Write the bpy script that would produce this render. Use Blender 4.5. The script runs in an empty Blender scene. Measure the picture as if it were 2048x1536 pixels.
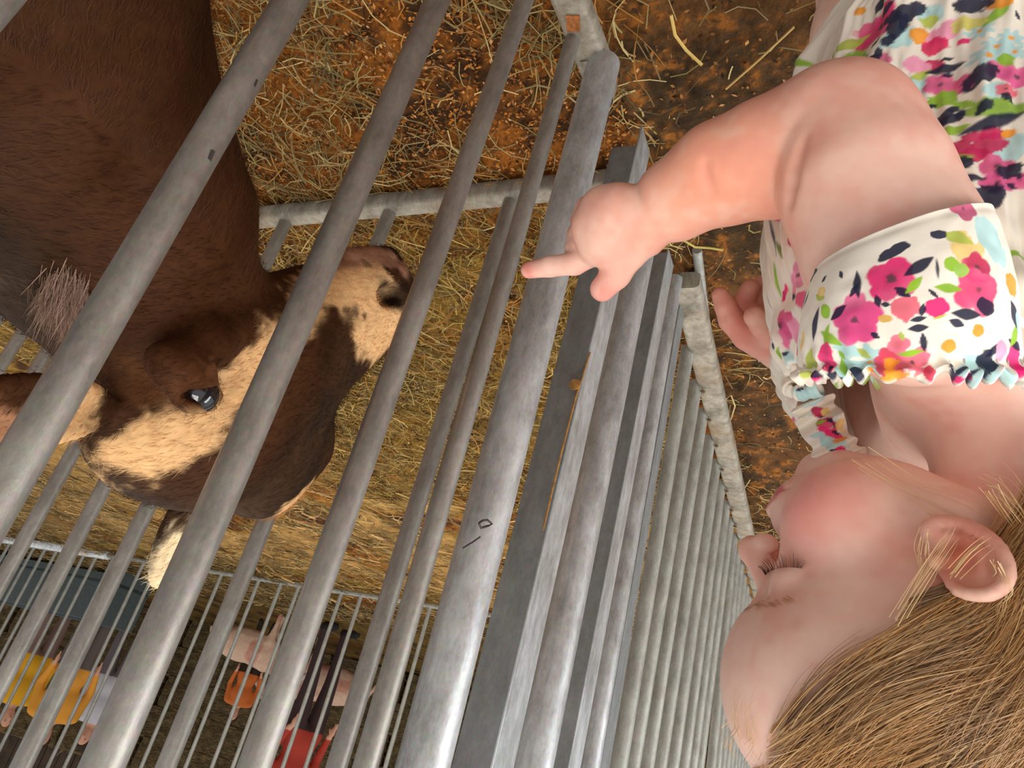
import bpy, math, random
import numpy as np
from mathutils import Vector, Matrix
from mathutils.bvhtree import BVHTree

# ------------------------------------------------------------------ camera, world, lights
SC = bpy.context.scene
COL = SC.collection
F = 1480.0                       # focal length in pixels of the 2048x1536 frame
H = 0.85                         # camera height above the barn floor
R = np.array([[-.90869654, .02176229, -.41688968],
              [.34878154, -.50918009, -.78682086],
              [-.22939495, -.86038482, .4550999]])
cam_d = bpy.data.cameras.new('camera')
cam = bpy.data.objects.new('camera', cam_d); COL.objects.link(cam)
cam_d.sensor_width = 36; cam_d.lens = F / 2048 * 36
cam_d.clip_start = .02; cam_d.clip_end = 200
m4 = Matrix.Identity(4)
for i in range(3):
    for j in range(3): m4[i][j] = R[i, j]
m4[2][3] = H
cam.matrix_world = m4
SC.camera = cam
SC.view_settings.view_transform = 'Standard'; SC.view_settings.look = 'None'
SC.view_settings.gamma = 1; SC.view_settings.use_curve_mapping = False
SC.view_settings.exposure = 0.0

world = bpy.data.worlds.new('world'); SC.world = world; world.use_nodes = True
wn = world.node_tree.nodes; wl = world.node_tree.links
bg = wn['Background']; bg.inputs[1].default_value = .85
tc = wn.new('ShaderNodeTexCoord'); sep = wn.new('ShaderNodeSeparateXYZ'); wr = wn.new('ShaderNodeValToRGB')
wl.new(tc.outputs['Generated'], sep.inputs[0])
mr = wn.new('ShaderNodeMapRange'); mr.inputs[1].default_value = -1; mr.inputs[2].default_value = 1
wl.new(sep.outputs[2], mr.inputs[0]); wl.new(mr.outputs[0], wr.inputs[0]); wl.new(wr.outputs[0], bg.inputs[0])
wr.color_ramp.elements[0].position = .45; wr.color_ramp.elements[0].color = (.22, .15, .09, 1)
wr.color_ramp.elements[1].position = .6; wr.color_ramp.elements[1].color = (.95, .97, 1, 1)
e = wr.color_ramp.elements.new(.5); e.color = (.75, .8, .8, 1)
e = wr.color_ramp.elements.new(1.0); e.color = (.62, .63, .62, 1)

def area(name, loc, target, size, power, color, sy=None):
    d = bpy.data.lights.new(name, 'AREA'); d.energy = power; d.color = color; d.size = size
    d.shape = 'RECTANGLE'; d.size_y = sy or size
    o = bpy.data.objects.new(name, d); COL.objects.link(o); o.location = loc
    o.rotation_euler = (Vector(target) - Vector(loc)).to_track_quat('-Z', 'Y').to_euler()
    return o
area('added_overhead_light', (-1.2, -.9, 3.0), (.0, .5, .5), 1.8, 70, (1, .95, .88))  # added overhead fill lamp, out of view; no roof is built
area('added_overhead_light', (2.2, 2.6, 3.4), (.6, 2.2, 0), 1.8, 80, (1, .92, .80))  # second added overhead lamp, for highlights along the bars
area('added_side_light', (-3.2, 1.7, 1.9), (.3, 1.1, .6), 2.6, 130, (.95, .98, 1))  # added lamp out of view, brightens the steel from the side; no door

# ------------------------------------------------------------------ pixel rays -> world points
def camv(u, v): return np.array([(u - 1024) / F, -(v - 768) / F, -1.0])
def ray(u, v):
    c = R @ camv(u, v); return c / np.linalg.norm(c)
C0 = np.array([0, 0, H])
def P(u, v, t): return C0 + ray(u, v) * t
def onx(u, v, x): r = ray(u, v); return C0 + r * (x / r[0])
def ony(u, v, y): r = ray(u, v); return C0 + r * (y / r[1])
def onz(u, v, z=0.0): r = ray(u, v); return C0 + r * ((z - H) / r[2])

# ------------------------------------------------------------------ object helpers
rng = np.random.default_rng(7)
def new_mesh(name, V, Fc, mat=None, parent=None, smooth=True, col=None, uv=None):
    V = np.asarray(V, np.float32); Fc = np.asarray(Fc, np.int32)
    me = bpy.data.meshes.new(name)
    k = Fc.shape[1]
    me.vertices.add(len(V)); me.vertices.foreach_set('co', V.ravel())
    me.loops.add(Fc.size); me.loops.foreach_set('vertex_index', Fc.ravel())
    me.polygons.add(len(Fc))
    me.polygons.foreach_set('loop_start', np.arange(0, Fc.size, k, dtype=np.int32))
    me.update(calc_edges=True)
    me.polygons.foreach_set('use_smooth', np.full(len(Fc), smooth, bool))
    if col is not None:
        ca = me.color_attributes.new('Col', 'FLOAT_COLOR', 'POINT')
        c4 = np.ones((len(V), 4), np.float32); c4[:, :3] = col
        ca.data.foreach_set('color', c4.ravel())
    if mat: me.materials.append(mat)
    me.validate()
    o = bpy.data.objects.new(name, me); COL.objects.link(o)
    if parent is not None:
        o.parent = parent
        o.matrix_parent_inverse = Matrix.Translation(-Vector(parent.location))
    return o
def thing(name, label, cat, loc=(0, 0, 0), group=None):
    o = bpy.data.objects.new(name, None); COL.objects.link(o); o.location = loc
    o.empty_display_size = .05
    o['label'] = label; o['category'] = cat
    if group: o['group'] = group
    return o
def tag(o, label=None, cat=None, group=None, kind=None):
    if label: o['label'] = label
    if cat: o['category'] = cat
    if group: o['group'] = group
    if kind: o['kind'] = kind
    return o
class MB:
    """collects simple shapes into one mesh"""
    def __init__(s): s.v = []; s.f = []; s.n = 0
    def add(s, V, Fq):
        V = np.asarray(V, float); s.v.append(V)
        s.f += [[i + s.n for i in q] for q in Fq]; s.n += len(V); return s
    def box(s, lo, hi, M=None, off=(0, 0, 0)):
        c = np.array([[x, y, z] for x in (lo[0], hi[0]) for y in (lo[1], hi[1]) for z in (lo[2], hi[2])], float)
        if M is not None: c = c @ np.asarray(M)
        c = c + np.array(off)
        return s.add(c, [(0, 1, 3, 2), (4, 6, 7, 5), (0, 4, 5, 1), (2, 3, 7, 6), (0, 2, 6, 4), (1, 5, 7, 3)])
    def tube(s, pts, r, n=16, cap=True):
        pts = np.asarray(pts, float); m = len(pts)
        r = np.full(m, r) if np.isscalar(r) else np.asarray(r)
        T = np.gradient(pts, axis=0); T /= np.linalg.norm(T, axis=1)[:, None]
        a = np.array([0, 0, 1.]) if abs(T[0][2]) < .9 else np.array([1., 0, 0])
        base = s.n; V = []
        X = np.cross(T[0], a); X /= np.linalg.norm(X)
        for i in range(m):
            X = X - T[i] * (X @ T[i]); X /= np.linalg.norm(X); Y = np.cross(T[i], X)
            ang = np.arange(n) * 2 * np.pi / n
            V.append(pts[i] + r[i] * (np.cos(ang)[:, None] * X + np.sin(ang)[:, None] * Y))
        Fq = [(i * n + j, i * n + (j + 1) % n, (i + 1) * n + (j + 1) % n, (i + 1) * n + j) for i in range(m - 1) for j in range(n)]
        V = np.concatenate(V + [pts[:1], pts[-1:]])
        s.add(V, Fq)
        if cap:
            c0, c1 = base + m * n, base + m * n + 1
            s.f += [[c0, base + (j + 1) % n, base + j] for j in range(n)]
            s.f += [[c1, base + (m - 1) * n + j, base + (m - 1) * n + (j + 1) % n] for j in range(n)]
        return s
    def build(s, name, mat, parent=None, smooth=True, bevel=0):
        me = bpy.data.meshes.new(name)
        V = np.concatenate(s.v)
        me.from_pydata([tuple(x) for x in V], [], s.f); me.update()
        me.polygons.foreach_set('use_smooth', [smooth] * len(me.polygons))
        me.materials.append(mat)
        o = bpy.data.objects.new(name, me); COL.objects.link(o)
        if bevel:
            b = o.modifiers.new('bevel', 'BEVEL'); b.width = bevel; b.segments = 2; b.limit_method = 'ANGLE'
        if smooth: me.set_sharp_from_angle(angle=math.radians(50))
        if parent is not None:
            o.parent = parent
            o.matrix_parent_inverse = Matrix.Translation(-Vector(parent.location))
        return o

# ------------------------------------------------------------------ signed distance modelling
def v3(a): return np.asarray(a, np.float32)
def smin(a, b, k):
    h = np.clip(.5 + .5 * (b - a) / k, 0, 1); return b * (1 - h) + a * h - k * h * (1 - h)
def smax(a, b, k): return -smin(-a, -b, k)
def cone(p, a, b, ra, rb):
    a = v3(a); b = v3(b); ba = b - a; L = float(ba @ ba) + 1e-12
    t = np.clip((p - a) @ ba / L, 0, 1)
    q = p - a - t[:, None] * ba
    return np.sqrt(np.einsum('ij,ij->i', q, q)) - (ra + (rb - ra) * t)
def ell(p, c, r, M=None):
    q = p - v3(c)
    if M is not None: q = q @ v3(M).T        # rows of M are the ellipsoid axes
    r = v3(r); q1 = q / r; q2 = q1 / r
    k0 = np.sqrt(np.einsum('ij,ij->i', q1, q1)) + 1e-9; k1 = np.sqrt(np.einsum('ij,ij->i', q2, q2)) + 1e-9
    return k0 * (k0 - 1) / k1
def sph(p, c, r):
    q = p - v3(c); return np.sqrt(np.einsum('ij,ij->i', q, q)) - r
def chain(p, pts, rs, k=0):
    d = None
    for i in range(len(pts) - 1):
        e = cone(p, pts[i], pts[i + 1], rs[i], rs[i + 1])
        d = e if d is None else (smin(d, e, k) if k else np.minimum(d, e))
    return d
def surface(f, lo, hi, h, B=8, slack=1.6):
    """surface nets over a block-sparse grid"""
    lo = np.array(lo, float); n = np.ceil((np.array(hi) - lo) / (h * B)).astype(int)
    N = n * B
    bc = np.stack(np.meshgrid(*[np.arange(k) for k in n], indexing='ij'), -1).reshape(-1, 3)
    cen = (lo + (bc + .5) * B * h).astype(np.float32)
    d = f(cen)
    V = np.repeat(np.repeat(np.repeat(np.sign(d).reshape(n).astype(np.float32), B, 0), B, 1), B, 2)
    act = bc[np.abs(d) < B * h * .866 * slack]
    off = np.stack(np.meshgrid(*[np.arange(B)] * 3, indexing='ij'), -1).reshape(-1, 3)
    for s in range(0, len(act), 1500):
        idx = (act[s:s + 1500, None, :] * B + off).reshape(-1, 3)
        V[idx[:, 0], idx[:, 1], idx[:, 2]] = f((lo + idx * h).astype(np.float32))
    S = V < 0
    cnt = np.zeros(np.array(S.shape) - 1, np.int8)
    for i in (0, 1):
        for j in (0, 1):
            for k in (0, 1):
                cnt += S[i:S.shape[0] - 1 + i, j:S.shape[1] - 1 + j, k:S.shape[2] - 1 + k]
    cells = np.argwhere((cnt > 0) & (cnt < 8))
    acc = np.zeros((len(cells), 3)); w = np.zeros(len(cells))
    co = [(i, j, k) for i in (0, 1) for j in (0, 1) for k in (0, 1)]
    for a in co:
        for ax in range(3):
            if a[ax]: continue
            b = list(a); b[ax] = 1
            ia = cells + a; ib = cells + b
            va = V[ia[:, 0], ia[:, 1], ia[:, 2]]; vb = V[ib[:, 0], ib[:, 1], ib[:, 2]]
            m = (va < 0) != (vb < 0)
            t = np.where(m, va / np.where(m, va - vb, 1), 0)
            pt = np.repeat(np.array(a, float)[None], len(cells), 0); pt[:, ax] += t
            acc[m] += pt[m]; w[m] += 1
    verts = lo + (cells + acc / w[:, None]) * h
    I = np.full(cnt.shape, -1, np.int32); I[cells[:, 0], cells[:, 1], cells[:, 2]] = np.arange(len(cells))
    quads = []
    for ax in range(3):
        sl0 = [slice(1, -1)] * 3; sl1 = [slice(1, -1)] * 3
        sl0[ax] = slice(0, -1); sl1[ax] = slice(1, None)
        A = S[tuple(sl0)]; Bq = S[tuple(sl1)]
        e = np.argwhere(A != Bq); inside = A[e[:, 0], e[:, 1], e[:, 2]]
        o = np.array([1, 1, 1]); o[ax] = 0; g = e + o
        u, v = [(1, 2), (2, 0), (0, 1)][ax]
        du = np.eye(3, dtype=int)[u]; dv = np.eye(3, dtype=int)[v]
        c = [g - du - dv, g - dv, g, g - du]
        q = np.stack([I[x[:, 0], x[:, 1], x[:, 2]] for x in c], 1)
        q[~inside] = q[~inside][:, ::-1]
        quads.append(q)
    q = np.concatenate(quads)
    return verts, q[(q >= 0).all(1)]
def hashn(p, seed=0):
    n = np.sin(p[..., 0] * 127.1 + p[..., 1] * 311.7 + p[..., 2] * 74.7 + seed * 13.7) * 43758.5453
    return n - np.floor(n)
def vnoise(p, s, seed=0):
    """value noise, numpy"""
    q = np.asarray(p, np.float64) * s; i = np.floor(q); f = q - i; f = f * f * (3 - 2 * f); out = 0
    for a in (0, 1):
        for b in (0, 1):
            for c in (0, 1):
                w = (f[..., 0] if a else 1 - f[..., 0]) * (f[..., 1] if b else 1 - f[..., 1]) * (f[..., 2] if c else 1 - f[..., 2])
                out = out + w * hashn(i + np.array([a, b, c]), seed)
    return out
def sstep(a, b, x):
    t = np.clip((x - a) / (b - a), 0, 1); return t * t * (3 - 2 * t)
def srgb(r, g, b):
    c = np.array([r, g, b]) / 255.; return np.where(c <= .04045, c / 12.92, ((c + .055) / 1.055) ** 2.4)

# ------------------------------------------------------------------ materials
def mat(name):
    m = bpy.data.materials.new(name); m.use_nodes = True
    return m, m.node_tree.nodes, m.node_tree.links, m.node_tree.nodes['Principled BSDF']
def vcol_mat(name, rough=.6, bump=0, bscale=300, sss=0, sssr=(.01, .004, .002), spec=.5, stretch=None, var=0, vscale=40, sheen=0):
    m, n, l, b = mat(name)
    a = n.new('ShaderNodeVertexColor'); a.layer_name = 'Col'
    src = a.outputs[0]
    t = n.new('ShaderNodeTexCoord')
    if var:
        z = n.new('ShaderNodeTexNoise'); z.inputs['Scale'].default_value = vscale; z.inputs['Detail'].default_value = 5
        l.new(t.outputs['Object'], z.inputs['Vector'])
        mx = n.new('ShaderNodeMix'); mx.data_type = 'RGBA'; mx.blend_type = 'OVERLAY'; mx.inputs[0].default_value = var
        l.new(src, mx.inputs[6]); l.new(z.outputs['Fac'], mx.inputs[7]); src = mx.outputs[2]
    l.new(src, b.inputs['Base Color'])
    b.inputs['Roughness'].default_value = rough; b.inputs['Specular IOR Level'].default_value = spec
    if sss:
        b.inputs['Subsurface Weight'].default_value = sss; b.inputs['Subsurface Radius'].default_value = (1, .35, .2)
        b.inputs['Subsurface Scale'].default_value = sssr[0]
    if sheen: b.inputs['Sheen Weight'].default_value = sheen
    if bump:
        z = n.new('ShaderNodeTexNoise'); z.inputs['Scale'].default_value = bscale; z.inputs['Detail'].default_value = 4
        mp = n.new('ShaderNodeMapping'); l.new(t.outputs['Object'], mp.inputs[0])
        if stretch: mp.inputs['Scale'].default_value = stretch[0]; mp.inputs['Rotation'].default_value = stretch[1]
        l.new(mp.outputs[0], z.inputs['Vector'])
        bp = n.new('ShaderNodeBump'); bp.inputs['Strength'].default_value = bump; bp.inputs['Distance'].default_value = .002
        l.new(z.outputs['Fac'], bp.inputs['Height']); l.new(bp.outputs[0], b.inputs['Normal'])
    return m
def plain(name, col, rough=.6, metal=0, var=.3, scale=30, bump=.2):
    m, n, l, b = mat(name)
    t = n.new('ShaderNodeTexCoord'); z = n.new('ShaderNodeTexNoise'); z.inputs['Scale'].default_value = scale; z.inputs['Detail'].default_value = 6
    l.new(t.outputs['Object'], z.inputs['Vector'])
    r = n.new('ShaderNodeValToRGB'); l.new(z.outputs['Fac'], r.inputs[0])
    c = np.array(col)
    r.color_ramp.elements[0].color = (*(c * (1 - var)), 1); r.color_ramp.elements[1].color = (*np.minimum(c * (1 + var), 1), 1)
    r.color_ramp.elements[0].position = .3; r.color_ramp.elements[1].position = .7
    l.new(r.outputs[0], b.inputs['Base Color']); b.inputs['Roughness'].default_value = rough; b.inputs['Metallic'].default_value = metal
    if bump:
        bp = n.new('ShaderNodeBump'); bp.inputs['Strength'].default_value = bump; bp.inputs['Distance'].default_value = .003
        l.new(z.outputs['Fac'], bp.inputs['Height']); l.new(bp.outputs[0], b.inputs['Normal'])
    return m
def galv(name, c0, c1, rough=.48, metal=.6, rust=.0, streak=True):
    """galvanised steel: spangle blotches, fine lengthwise streaks, optional rust stains"""
    m, n, l, b = mat(name)
    t = n.new('ShaderNodeTexCoord')
    mp = n.new('ShaderNodeMapping'); mp.inputs['Scale'].default_value = (1, 1, .35); l.new(t.outputs['Object'], mp.inputs[0])
    z = n.new('ShaderNodeTexNoise'); z.inputs['Scale'].default_value = 38; z.inputs['Detail'].default_value = 7; z.inputs['Roughness'].default_value = .8
    l.new(mp.outputs[0], z.inputs['Vector'])
    v = n.new('ShaderNodeTexVoronoi'); v.inputs['Scale'].default_value = 260; l.new(t.outputs['Object'], v.inputs['Vector'])
    r = n.new('ShaderNodeValToRGB'); l.new(z.outputs['Fac'], r.inputs[0])
    r.color_ramp.elements[0].position = .33; r.color_ramp.elements[1].position = .68
    r.color_ramp.elements[0].color = (*c0, 1); r.color_ramp.elements[1].color = (*c1, 1)
    mx = n.new('ShaderNodeMix'); mx.data_type = 'RGBA'; mx.blend_type = 'OVERLAY'; mx.inputs[0].default_value = .07
    l.new(r.outputs[0], mx.inputs[6]); l.new(v.outputs['Color'], mx.inputs[7])
    sat = n.new('ShaderNodeHueSaturation'); sat.inputs['Saturation'].default_value = .8; l.new(mx.outputs[2], sat.inputs['Color'])
    src = sat.outputs[0]
    z2 = n.new('ShaderNodeTexNoise'); z2.inputs['Scale'].default_value = 9; z2.inputs['Detail'].default_value = 8; z2.inputs['Roughness'].default_value = .7
    l.new(t.outputs['Object'], z2.inputs['Vector'])
    r2 = n.new('ShaderNodeValToRGB'); l.new(z2.outputs['Fac'], r2.inputs[0])
    r2.color_ramp.elements[0].position = .60 - rust * .2; r2.color_ramp.elements[1].position = .72 - rust * .1
    r2.color_ramp.elements[0].color = (0, 0, 0, 1); r2.color_ramp.elements[1].color = (1, 1, 1, 1)
    ms = n.new('ShaderNodeMath'); ms.operation = 'MULTIPLY'; ms.inputs[1].default_value = min(1, .25 + rust); l.new(r2.outputs[0], ms.inputs[0])
    m2 = n.new('ShaderNodeMix'); m2.data_type = 'RGBA'; l.new(ms.outputs[0], m2.inputs[0]); l.new(src, m2.inputs[6])
    m2.inputs[7].default_value = (.21, .12, .05, 1)
    l.new(m2.outputs[2], b.inputs['Base Color'])
    b.inputs['Metallic'].default_value = metal
    rr = n.new('ShaderNodeMapRange'); rr.inputs[3].default_value = rough - .08; rr.inputs[4].default_value = rough + .14
    l.new(z.outputs['Fac'], rr.inputs[0]); l.new(rr.outputs[0], b.inputs['Roughness'])
    bp = n.new('ShaderNodeBump'); bp.inputs['Strength'].default_value = .25; bp.inputs['Distance'].default_value = .0015
    l.new(z.outputs['Fac'], bp.inputs['Height']); l.new(bp.outputs[0], b.inputs['Normal'])
    return m
M_galv = galv('galvanised_steel', (.235, .205, .17), (.43, .395, .345), rough=.43, metal=.65)
M_galv2 = galv('bright_galvanised_steel', (.33, .325, .315), (.68, .70, .71), rough=.38)
M_galvd = galv('dull_shaded_galvanised_plate', (.19, .20, .195), (.31, .32, .315), rough=.5, metal=.55)  # shade of the camera-facing angle flanges put into the colour
M_rusty = galv('stained_galvanised_steel', (.15, .115, .07), (.40, .34, .25), rough=.6, metal=.1, rust=.45)
M_far = galv('weathered_steel', (.25, .24, .20), (.45, .44, .38), rough=.5, metal=.45, rust=.1)
M_white = plain('white_plastic', (.80, .84, .84), .4)
# ------------------------------------------------------------------ barn floor
def gh(x, y):
    """floor height: trodden bedding"""
    p = np.stack([x, y, 0 * x], -1)
    pen = sstep(.30, .42, x)
    far = 1 - sstep(.35, 1.0, vnoise(p, 1.7, 5)) * 0
    h = (vnoise(p, 9, 1) - .5) * .022 * pen + (vnoise(p, 28, 2) - .5) * .012 * (.35 + .65 * pen) + (vnoise(p, 95, 3) - .5) * .006
    h += (vnoise(p, 2.2, 4) - .5) * .05 * sstep(1.6, 3, y)
    return h * far - .006
def floor_mesh():
    a = np.concatenate([np.linspace(-6, -1, 22)[:-1], np.linspace(-1, -.4, 30)[:-1], np.linspace(-.4, 1.9, 430)[:-1], np.linspace(1.9, 5, 220)[:-1], np.linspace(5, 16, 120)])
    b = np.concatenate([np.linspace(-2, .1, 16)[:-1], np.linspace(.1, 1.5, 330)[:-1], np.linspace(1.5, 5, 260)[:-1], np.linspace(5, 16, 90)])
    X, Y = np.meshgrid(a, b, indexing='ij'); X = X.ravel(); Y = Y.ravel()
    p = np.stack([X, Y, 0 * X], -1)
    Z = gh(X, Y)
    n1 = vnoise(p, 6, 11); n2 = vnoise(p, 40, 12); n3 = vnoise(p, 160, 13); n4 = vnoise(p, 2.5, 14)
    orange = srgb(176, 104, 34); dark = srgb(70, 44, 20); gold = srgb(172, 132, 54); pale = srgb(222, 172, 104); mud = srgb(78, 60, 38)
    c = dark + (orange - dark) * sstep(.28, .62, n1 * .45 + n2 * .35 + n3 * .3)[:, None]
    g = sstep(.80, 1.0, Y) * sstep(.34, .4, X)
    cg = dark * 1.2 + (gold - dark * 1.2) * sstep(.25, .65, n1 * .3 + n2 * .4 + n3 * .3)[:, None]
    c = c + (cg - c) * (g * sstep(.2, .6, n4 * .7 + n1 * .5))[:, None]
    s = sstep(1.9, 2.5, Y) * (1 - sstep(3.9, 4.3, Y)) * sstep(.35, .5, n4 * .6 + n1 * .4)  # sun patch across the distant pen floor, painted in as paler straw
    c = c + (pale - c) * (s * (.35 + .5 * n2))[:, None]
    ms = (1 - sstep(.26, .36, X)) * .75
    cm = mud * (.5 + n2[:, None]) + (orange - mud) * (sstep(.62, .75, n3 * .5 + n2 * .5) * .8)[:, None]
    c = c + (cm - c) * ms[:, None]
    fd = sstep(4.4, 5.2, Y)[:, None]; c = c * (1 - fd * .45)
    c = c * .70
    nb = len(b); I = np.arange(len(a) * nb).reshape(len(a), nb)
    q = np.stack([I[:-1, :-1], I[1:, :-1], I[1:, 1:], I[:-1, 1:]], -1).reshape(-1, 4)
    return np.stack([X, Y, Z], -1), q, c
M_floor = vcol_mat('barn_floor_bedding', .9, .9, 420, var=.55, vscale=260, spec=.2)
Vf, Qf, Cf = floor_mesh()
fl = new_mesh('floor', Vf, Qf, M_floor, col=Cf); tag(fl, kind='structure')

def ribbons(cx, cy, cz, ang, L, W, curl, tilt, col, segs=3):
    """curved flat straws lying about: returns V, quads, colours"""
    n = len(cx); V = []; C = []
    roll = rng.uniform(-1.1, 1.1, n)
    for i in range(segs + 1):
        s = i / segs - .5
        a = ang + curl * s
        x = cx + np.cos(a) * L * s; y = cy + np.sin(a) * L * s
        z = cz + tilt * L * s + np.abs(curl) * L * .12 * (.25 - s * s)
        w = W * .5
        sx = -np.sin(a) * w * np.cos(roll); sy = np.cos(a) * w * np.cos(roll); sz = w * np.sin(roll)
        V.append(np.stack([x - sx, y - sy, z - sz], -1)); V.append(np.stack([x + sx, y + sy, z + sz], -1))
    V = np.stack(V, 1)                     # n, 2(segs+1), 3
    k = 2 * (segs + 1)
    q0 = np.array([[2 * i, 2 * i + 1, 2 * i + 3, 2 * i + 2] for i in range(segs)])
    q = (np.arange(n)[:, None, None] * k + q0).reshape(-1, 4)
    return V.reshape(-1, 3), q, np.repeat(col, k, 0)
def palette(n, cols, w):
    cols = np.array([srgb(*c) for c in cols]); i = rng.choice(len(cols), n, p=np.array(w) / sum(w))
    return cols[i] * rng.uniform(.5, 1.08, (n, 1))
def scatter_straw(name, n, xr, yr, Lr, Wr, cols, w, zl=.02, mask=None, label=None, mats=None):
    x = rng.uniform(*xr, n * 3); y = rng.uniform(*yr, n * 3)
    if mask is not None:
        k = rng.uniform(0, 1, n * 3) < mask(x, y); x = x[k]; y = y[k]
    x = x[:n]; y = y[:n]; n = len(x)
    zz = gh(x, y) + rng.uniform(.002, zl, n)
    V, q, c = ribbons(x, y, zz, rng.uniform(0, 6.28, n), rng.uniform(*Lr, n), rng.uniform(*Wr, n),
                      rng.normal(0, .9, n), rng.normal(0, .12, n), palette(n, cols, w))
    o = new_mesh(name, V, q, mats, col=c, smooth=False); tag(o, label, 'straw', kind='stuff')
    return o
M_straw = vcol_mat('straw', .6, 0, spec=.35)
hay = [(168, 142, 84), (140, 122, 66), (196, 170, 112), (120, 92, 44), (176, 120, 50), (104, 84, 44)]
def clump(x, y, s=5, seed=3, a=.35, b=.6):
    return sstep(a, b, vnoise(np.stack([x, y, 0 * x], -1), s, seed))
scatter_straw('straw_litter', 4200, (.34, 1.5), (.2, .86), (.03, .11), (.001, .0024), hay, [3, 2, 2, 2, 2, 1], .02,
              lambda x, y: .18 + .82 * np.maximum(sstep(.62, .85, x), clump(x, y, 7, 21, .5, .7)), 'loose hay and straw on the near pen floor of orange sawdust', M_straw)
scatter_straw('straw_litter', 16000, (.34, 2.6), (.84, 2.4), (.04, .15), (.0014, .003), [(172, 140, 66), (150, 116, 48), (196, 166, 96), (112, 84, 36), (170, 112, 40), (96, 76, 34)], [3, 3, 2, 2, 2, 1], .028,
              lambda x, y: .45 + .55 * clump(x, y, 4, 22), 'thick golden straw bedding beyond the low cross rail', M_straw)
scatter_straw('straw_litter', 17000, (.6, 9), (2.3, 5.6), (.06, .20), (.002, .006), [(150, 128, 76), (196, 158, 96), (214, 170, 108), (112, 92, 52), (120, 100, 48), (78, 62, 32)], [3, 2, 2, 2, 2, 1], .05,
              lambda x, y: .4 + .6 * clump(x, y, 2.2, 23), 'tangled straw across the distant pen floor', M_straw)
scatter_straw('straw_litter', 1500, (-.35, .33), (.3, 3.2), (.02, .10), (.0012, .0026), hay, [3, 2, 3, 2, 2, 1], .008,
              lambda x, y: .08 + .92 * np.maximum(sstep(.2, .3, x) * (1 - sstep(1.5, 2.6, y) * .6), clump(x, y, 6, 24, .55, .75)), 'scattered straw on the dark walkway beside the girl', M_straw)
def chips(name, n, xr, yr, sz, cols, w, label, mask=None):
    x = rng.uniform(*xr, n); y = rng.uniform(*yr, n)
    if mask is not None:
        k = rng.uniform(0, 1, n) < mask(x, y); x = x[k]; y = y[k]; n = len(x)
    z = gh(x, y) + rng.uniform(.001, .006, n)
    s = rng.uniform(*sz, n)[:, None]
    a = rng.normal(0, 1, (n, 3)); a[:, 2] *= .35; a /= np.linalg.norm(a, axis=1)[:, None]
    b = np.cross(a, rng.normal(0, .5, (n, 3)) + [0, 0, 1]); b /= np.linalg.norm(b, axis=1)[:, None]
    c = np.stack([x, y, z], -1)
    V = np.stack([c - a * s, c + b * s * .5, c + a * s, c - b * s * .5], 1).reshape(-1, 3)
    q = np.arange(4 * n).reshape(-1, 4)
    o = new_mesh(name, V, q, M_chip, col=np.repeat(palette(n, cols, w), 4, 0), smooth=False)
    tag(o, label, 'sawdust', kind='stuff'); return o
M_chip = vcol_mat('wood_shavings', .75, 0, spec=.2)
oc = [(186, 112, 40), (206, 140, 74), (140, 78, 26), (220, 164, 110), (96, 56, 22)]
chips('wood_shavings', 30000, (.30, 1.6), (.15, 1.0), (.0018, .0052), oc, [4, 2, 3, 1, 2], 'orange wood shavings over the near pen floor')
chips('wood_shavings', 18000, (.34, 2.4), (1.0, 2.4), (.003, .007), [(176, 130, 50), (150, 100, 34), (206, 170, 96), (96, 66, 26)], [3, 3, 2, 2], 'golden shavings mixed in the straw beyond the cross rail')
chips('wood_shavings', 12000, (-.4, .34), (.25, 3.4), (.0015, .0055), [(150, 96, 44), (120, 76, 34), (196, 140, 84), (70, 50, 30)], [3, 3, 1, 3], 'shavings trodden into the dark walkway',
      lambda x, y: .25 + .75 * sstep(-.1, .25, x))

# a few large single straws on the walkway, each a thing of its own
def px_straw(pts, w, label, col, z=.012):
    q = np.array([onz(u, v, z + .004 * (i % 2)) for i, (u, v) in enumerate(pts)])
    b = MB(); b.tube(q, w, 6)
    tag(b.build('straw', plain('straw_stem', srgb(*col), .55, var=.15), None), label, 'straw')
px_straw([(1588, 54), (1520, 118), (1452, 178)], .0016, 'long pale straw lying diagonally at the top near the dress', (198, 158, 92))
px_straw([(1342, 30), (1350, 70), (1372, 100), (1404, 130)], .0022, 'bent yellow straw at the top of the walkway', (204, 170, 90))
px_straw([(1366, 480), (1390, 494), (1420, 496), (1446, 500)], .0020, 'curved yellow green straw beside the pointing hand', (190, 166, 84))
px_straw([(1438, 850), (1462, 838), (1470, 812), (1462, 790), (1450, 800)], .0018, 'looped straw on the thin floor pipe', (186, 160, 110), .02)
px_straw([(1452, 1040), (1478, 1062)], .0024, 'short thick straw beside the far bottom rail', (200, 186, 120), .02)
px_straw([(1480, 990), (1500, 960)], .0016, 'pale straw lying next to the girl nose', (186, 170, 110), .015)
px_straw([(1540, 290), (1604, 312)], .0012, 'thin straw half under the forearm', (190, 150, 90))

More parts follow.
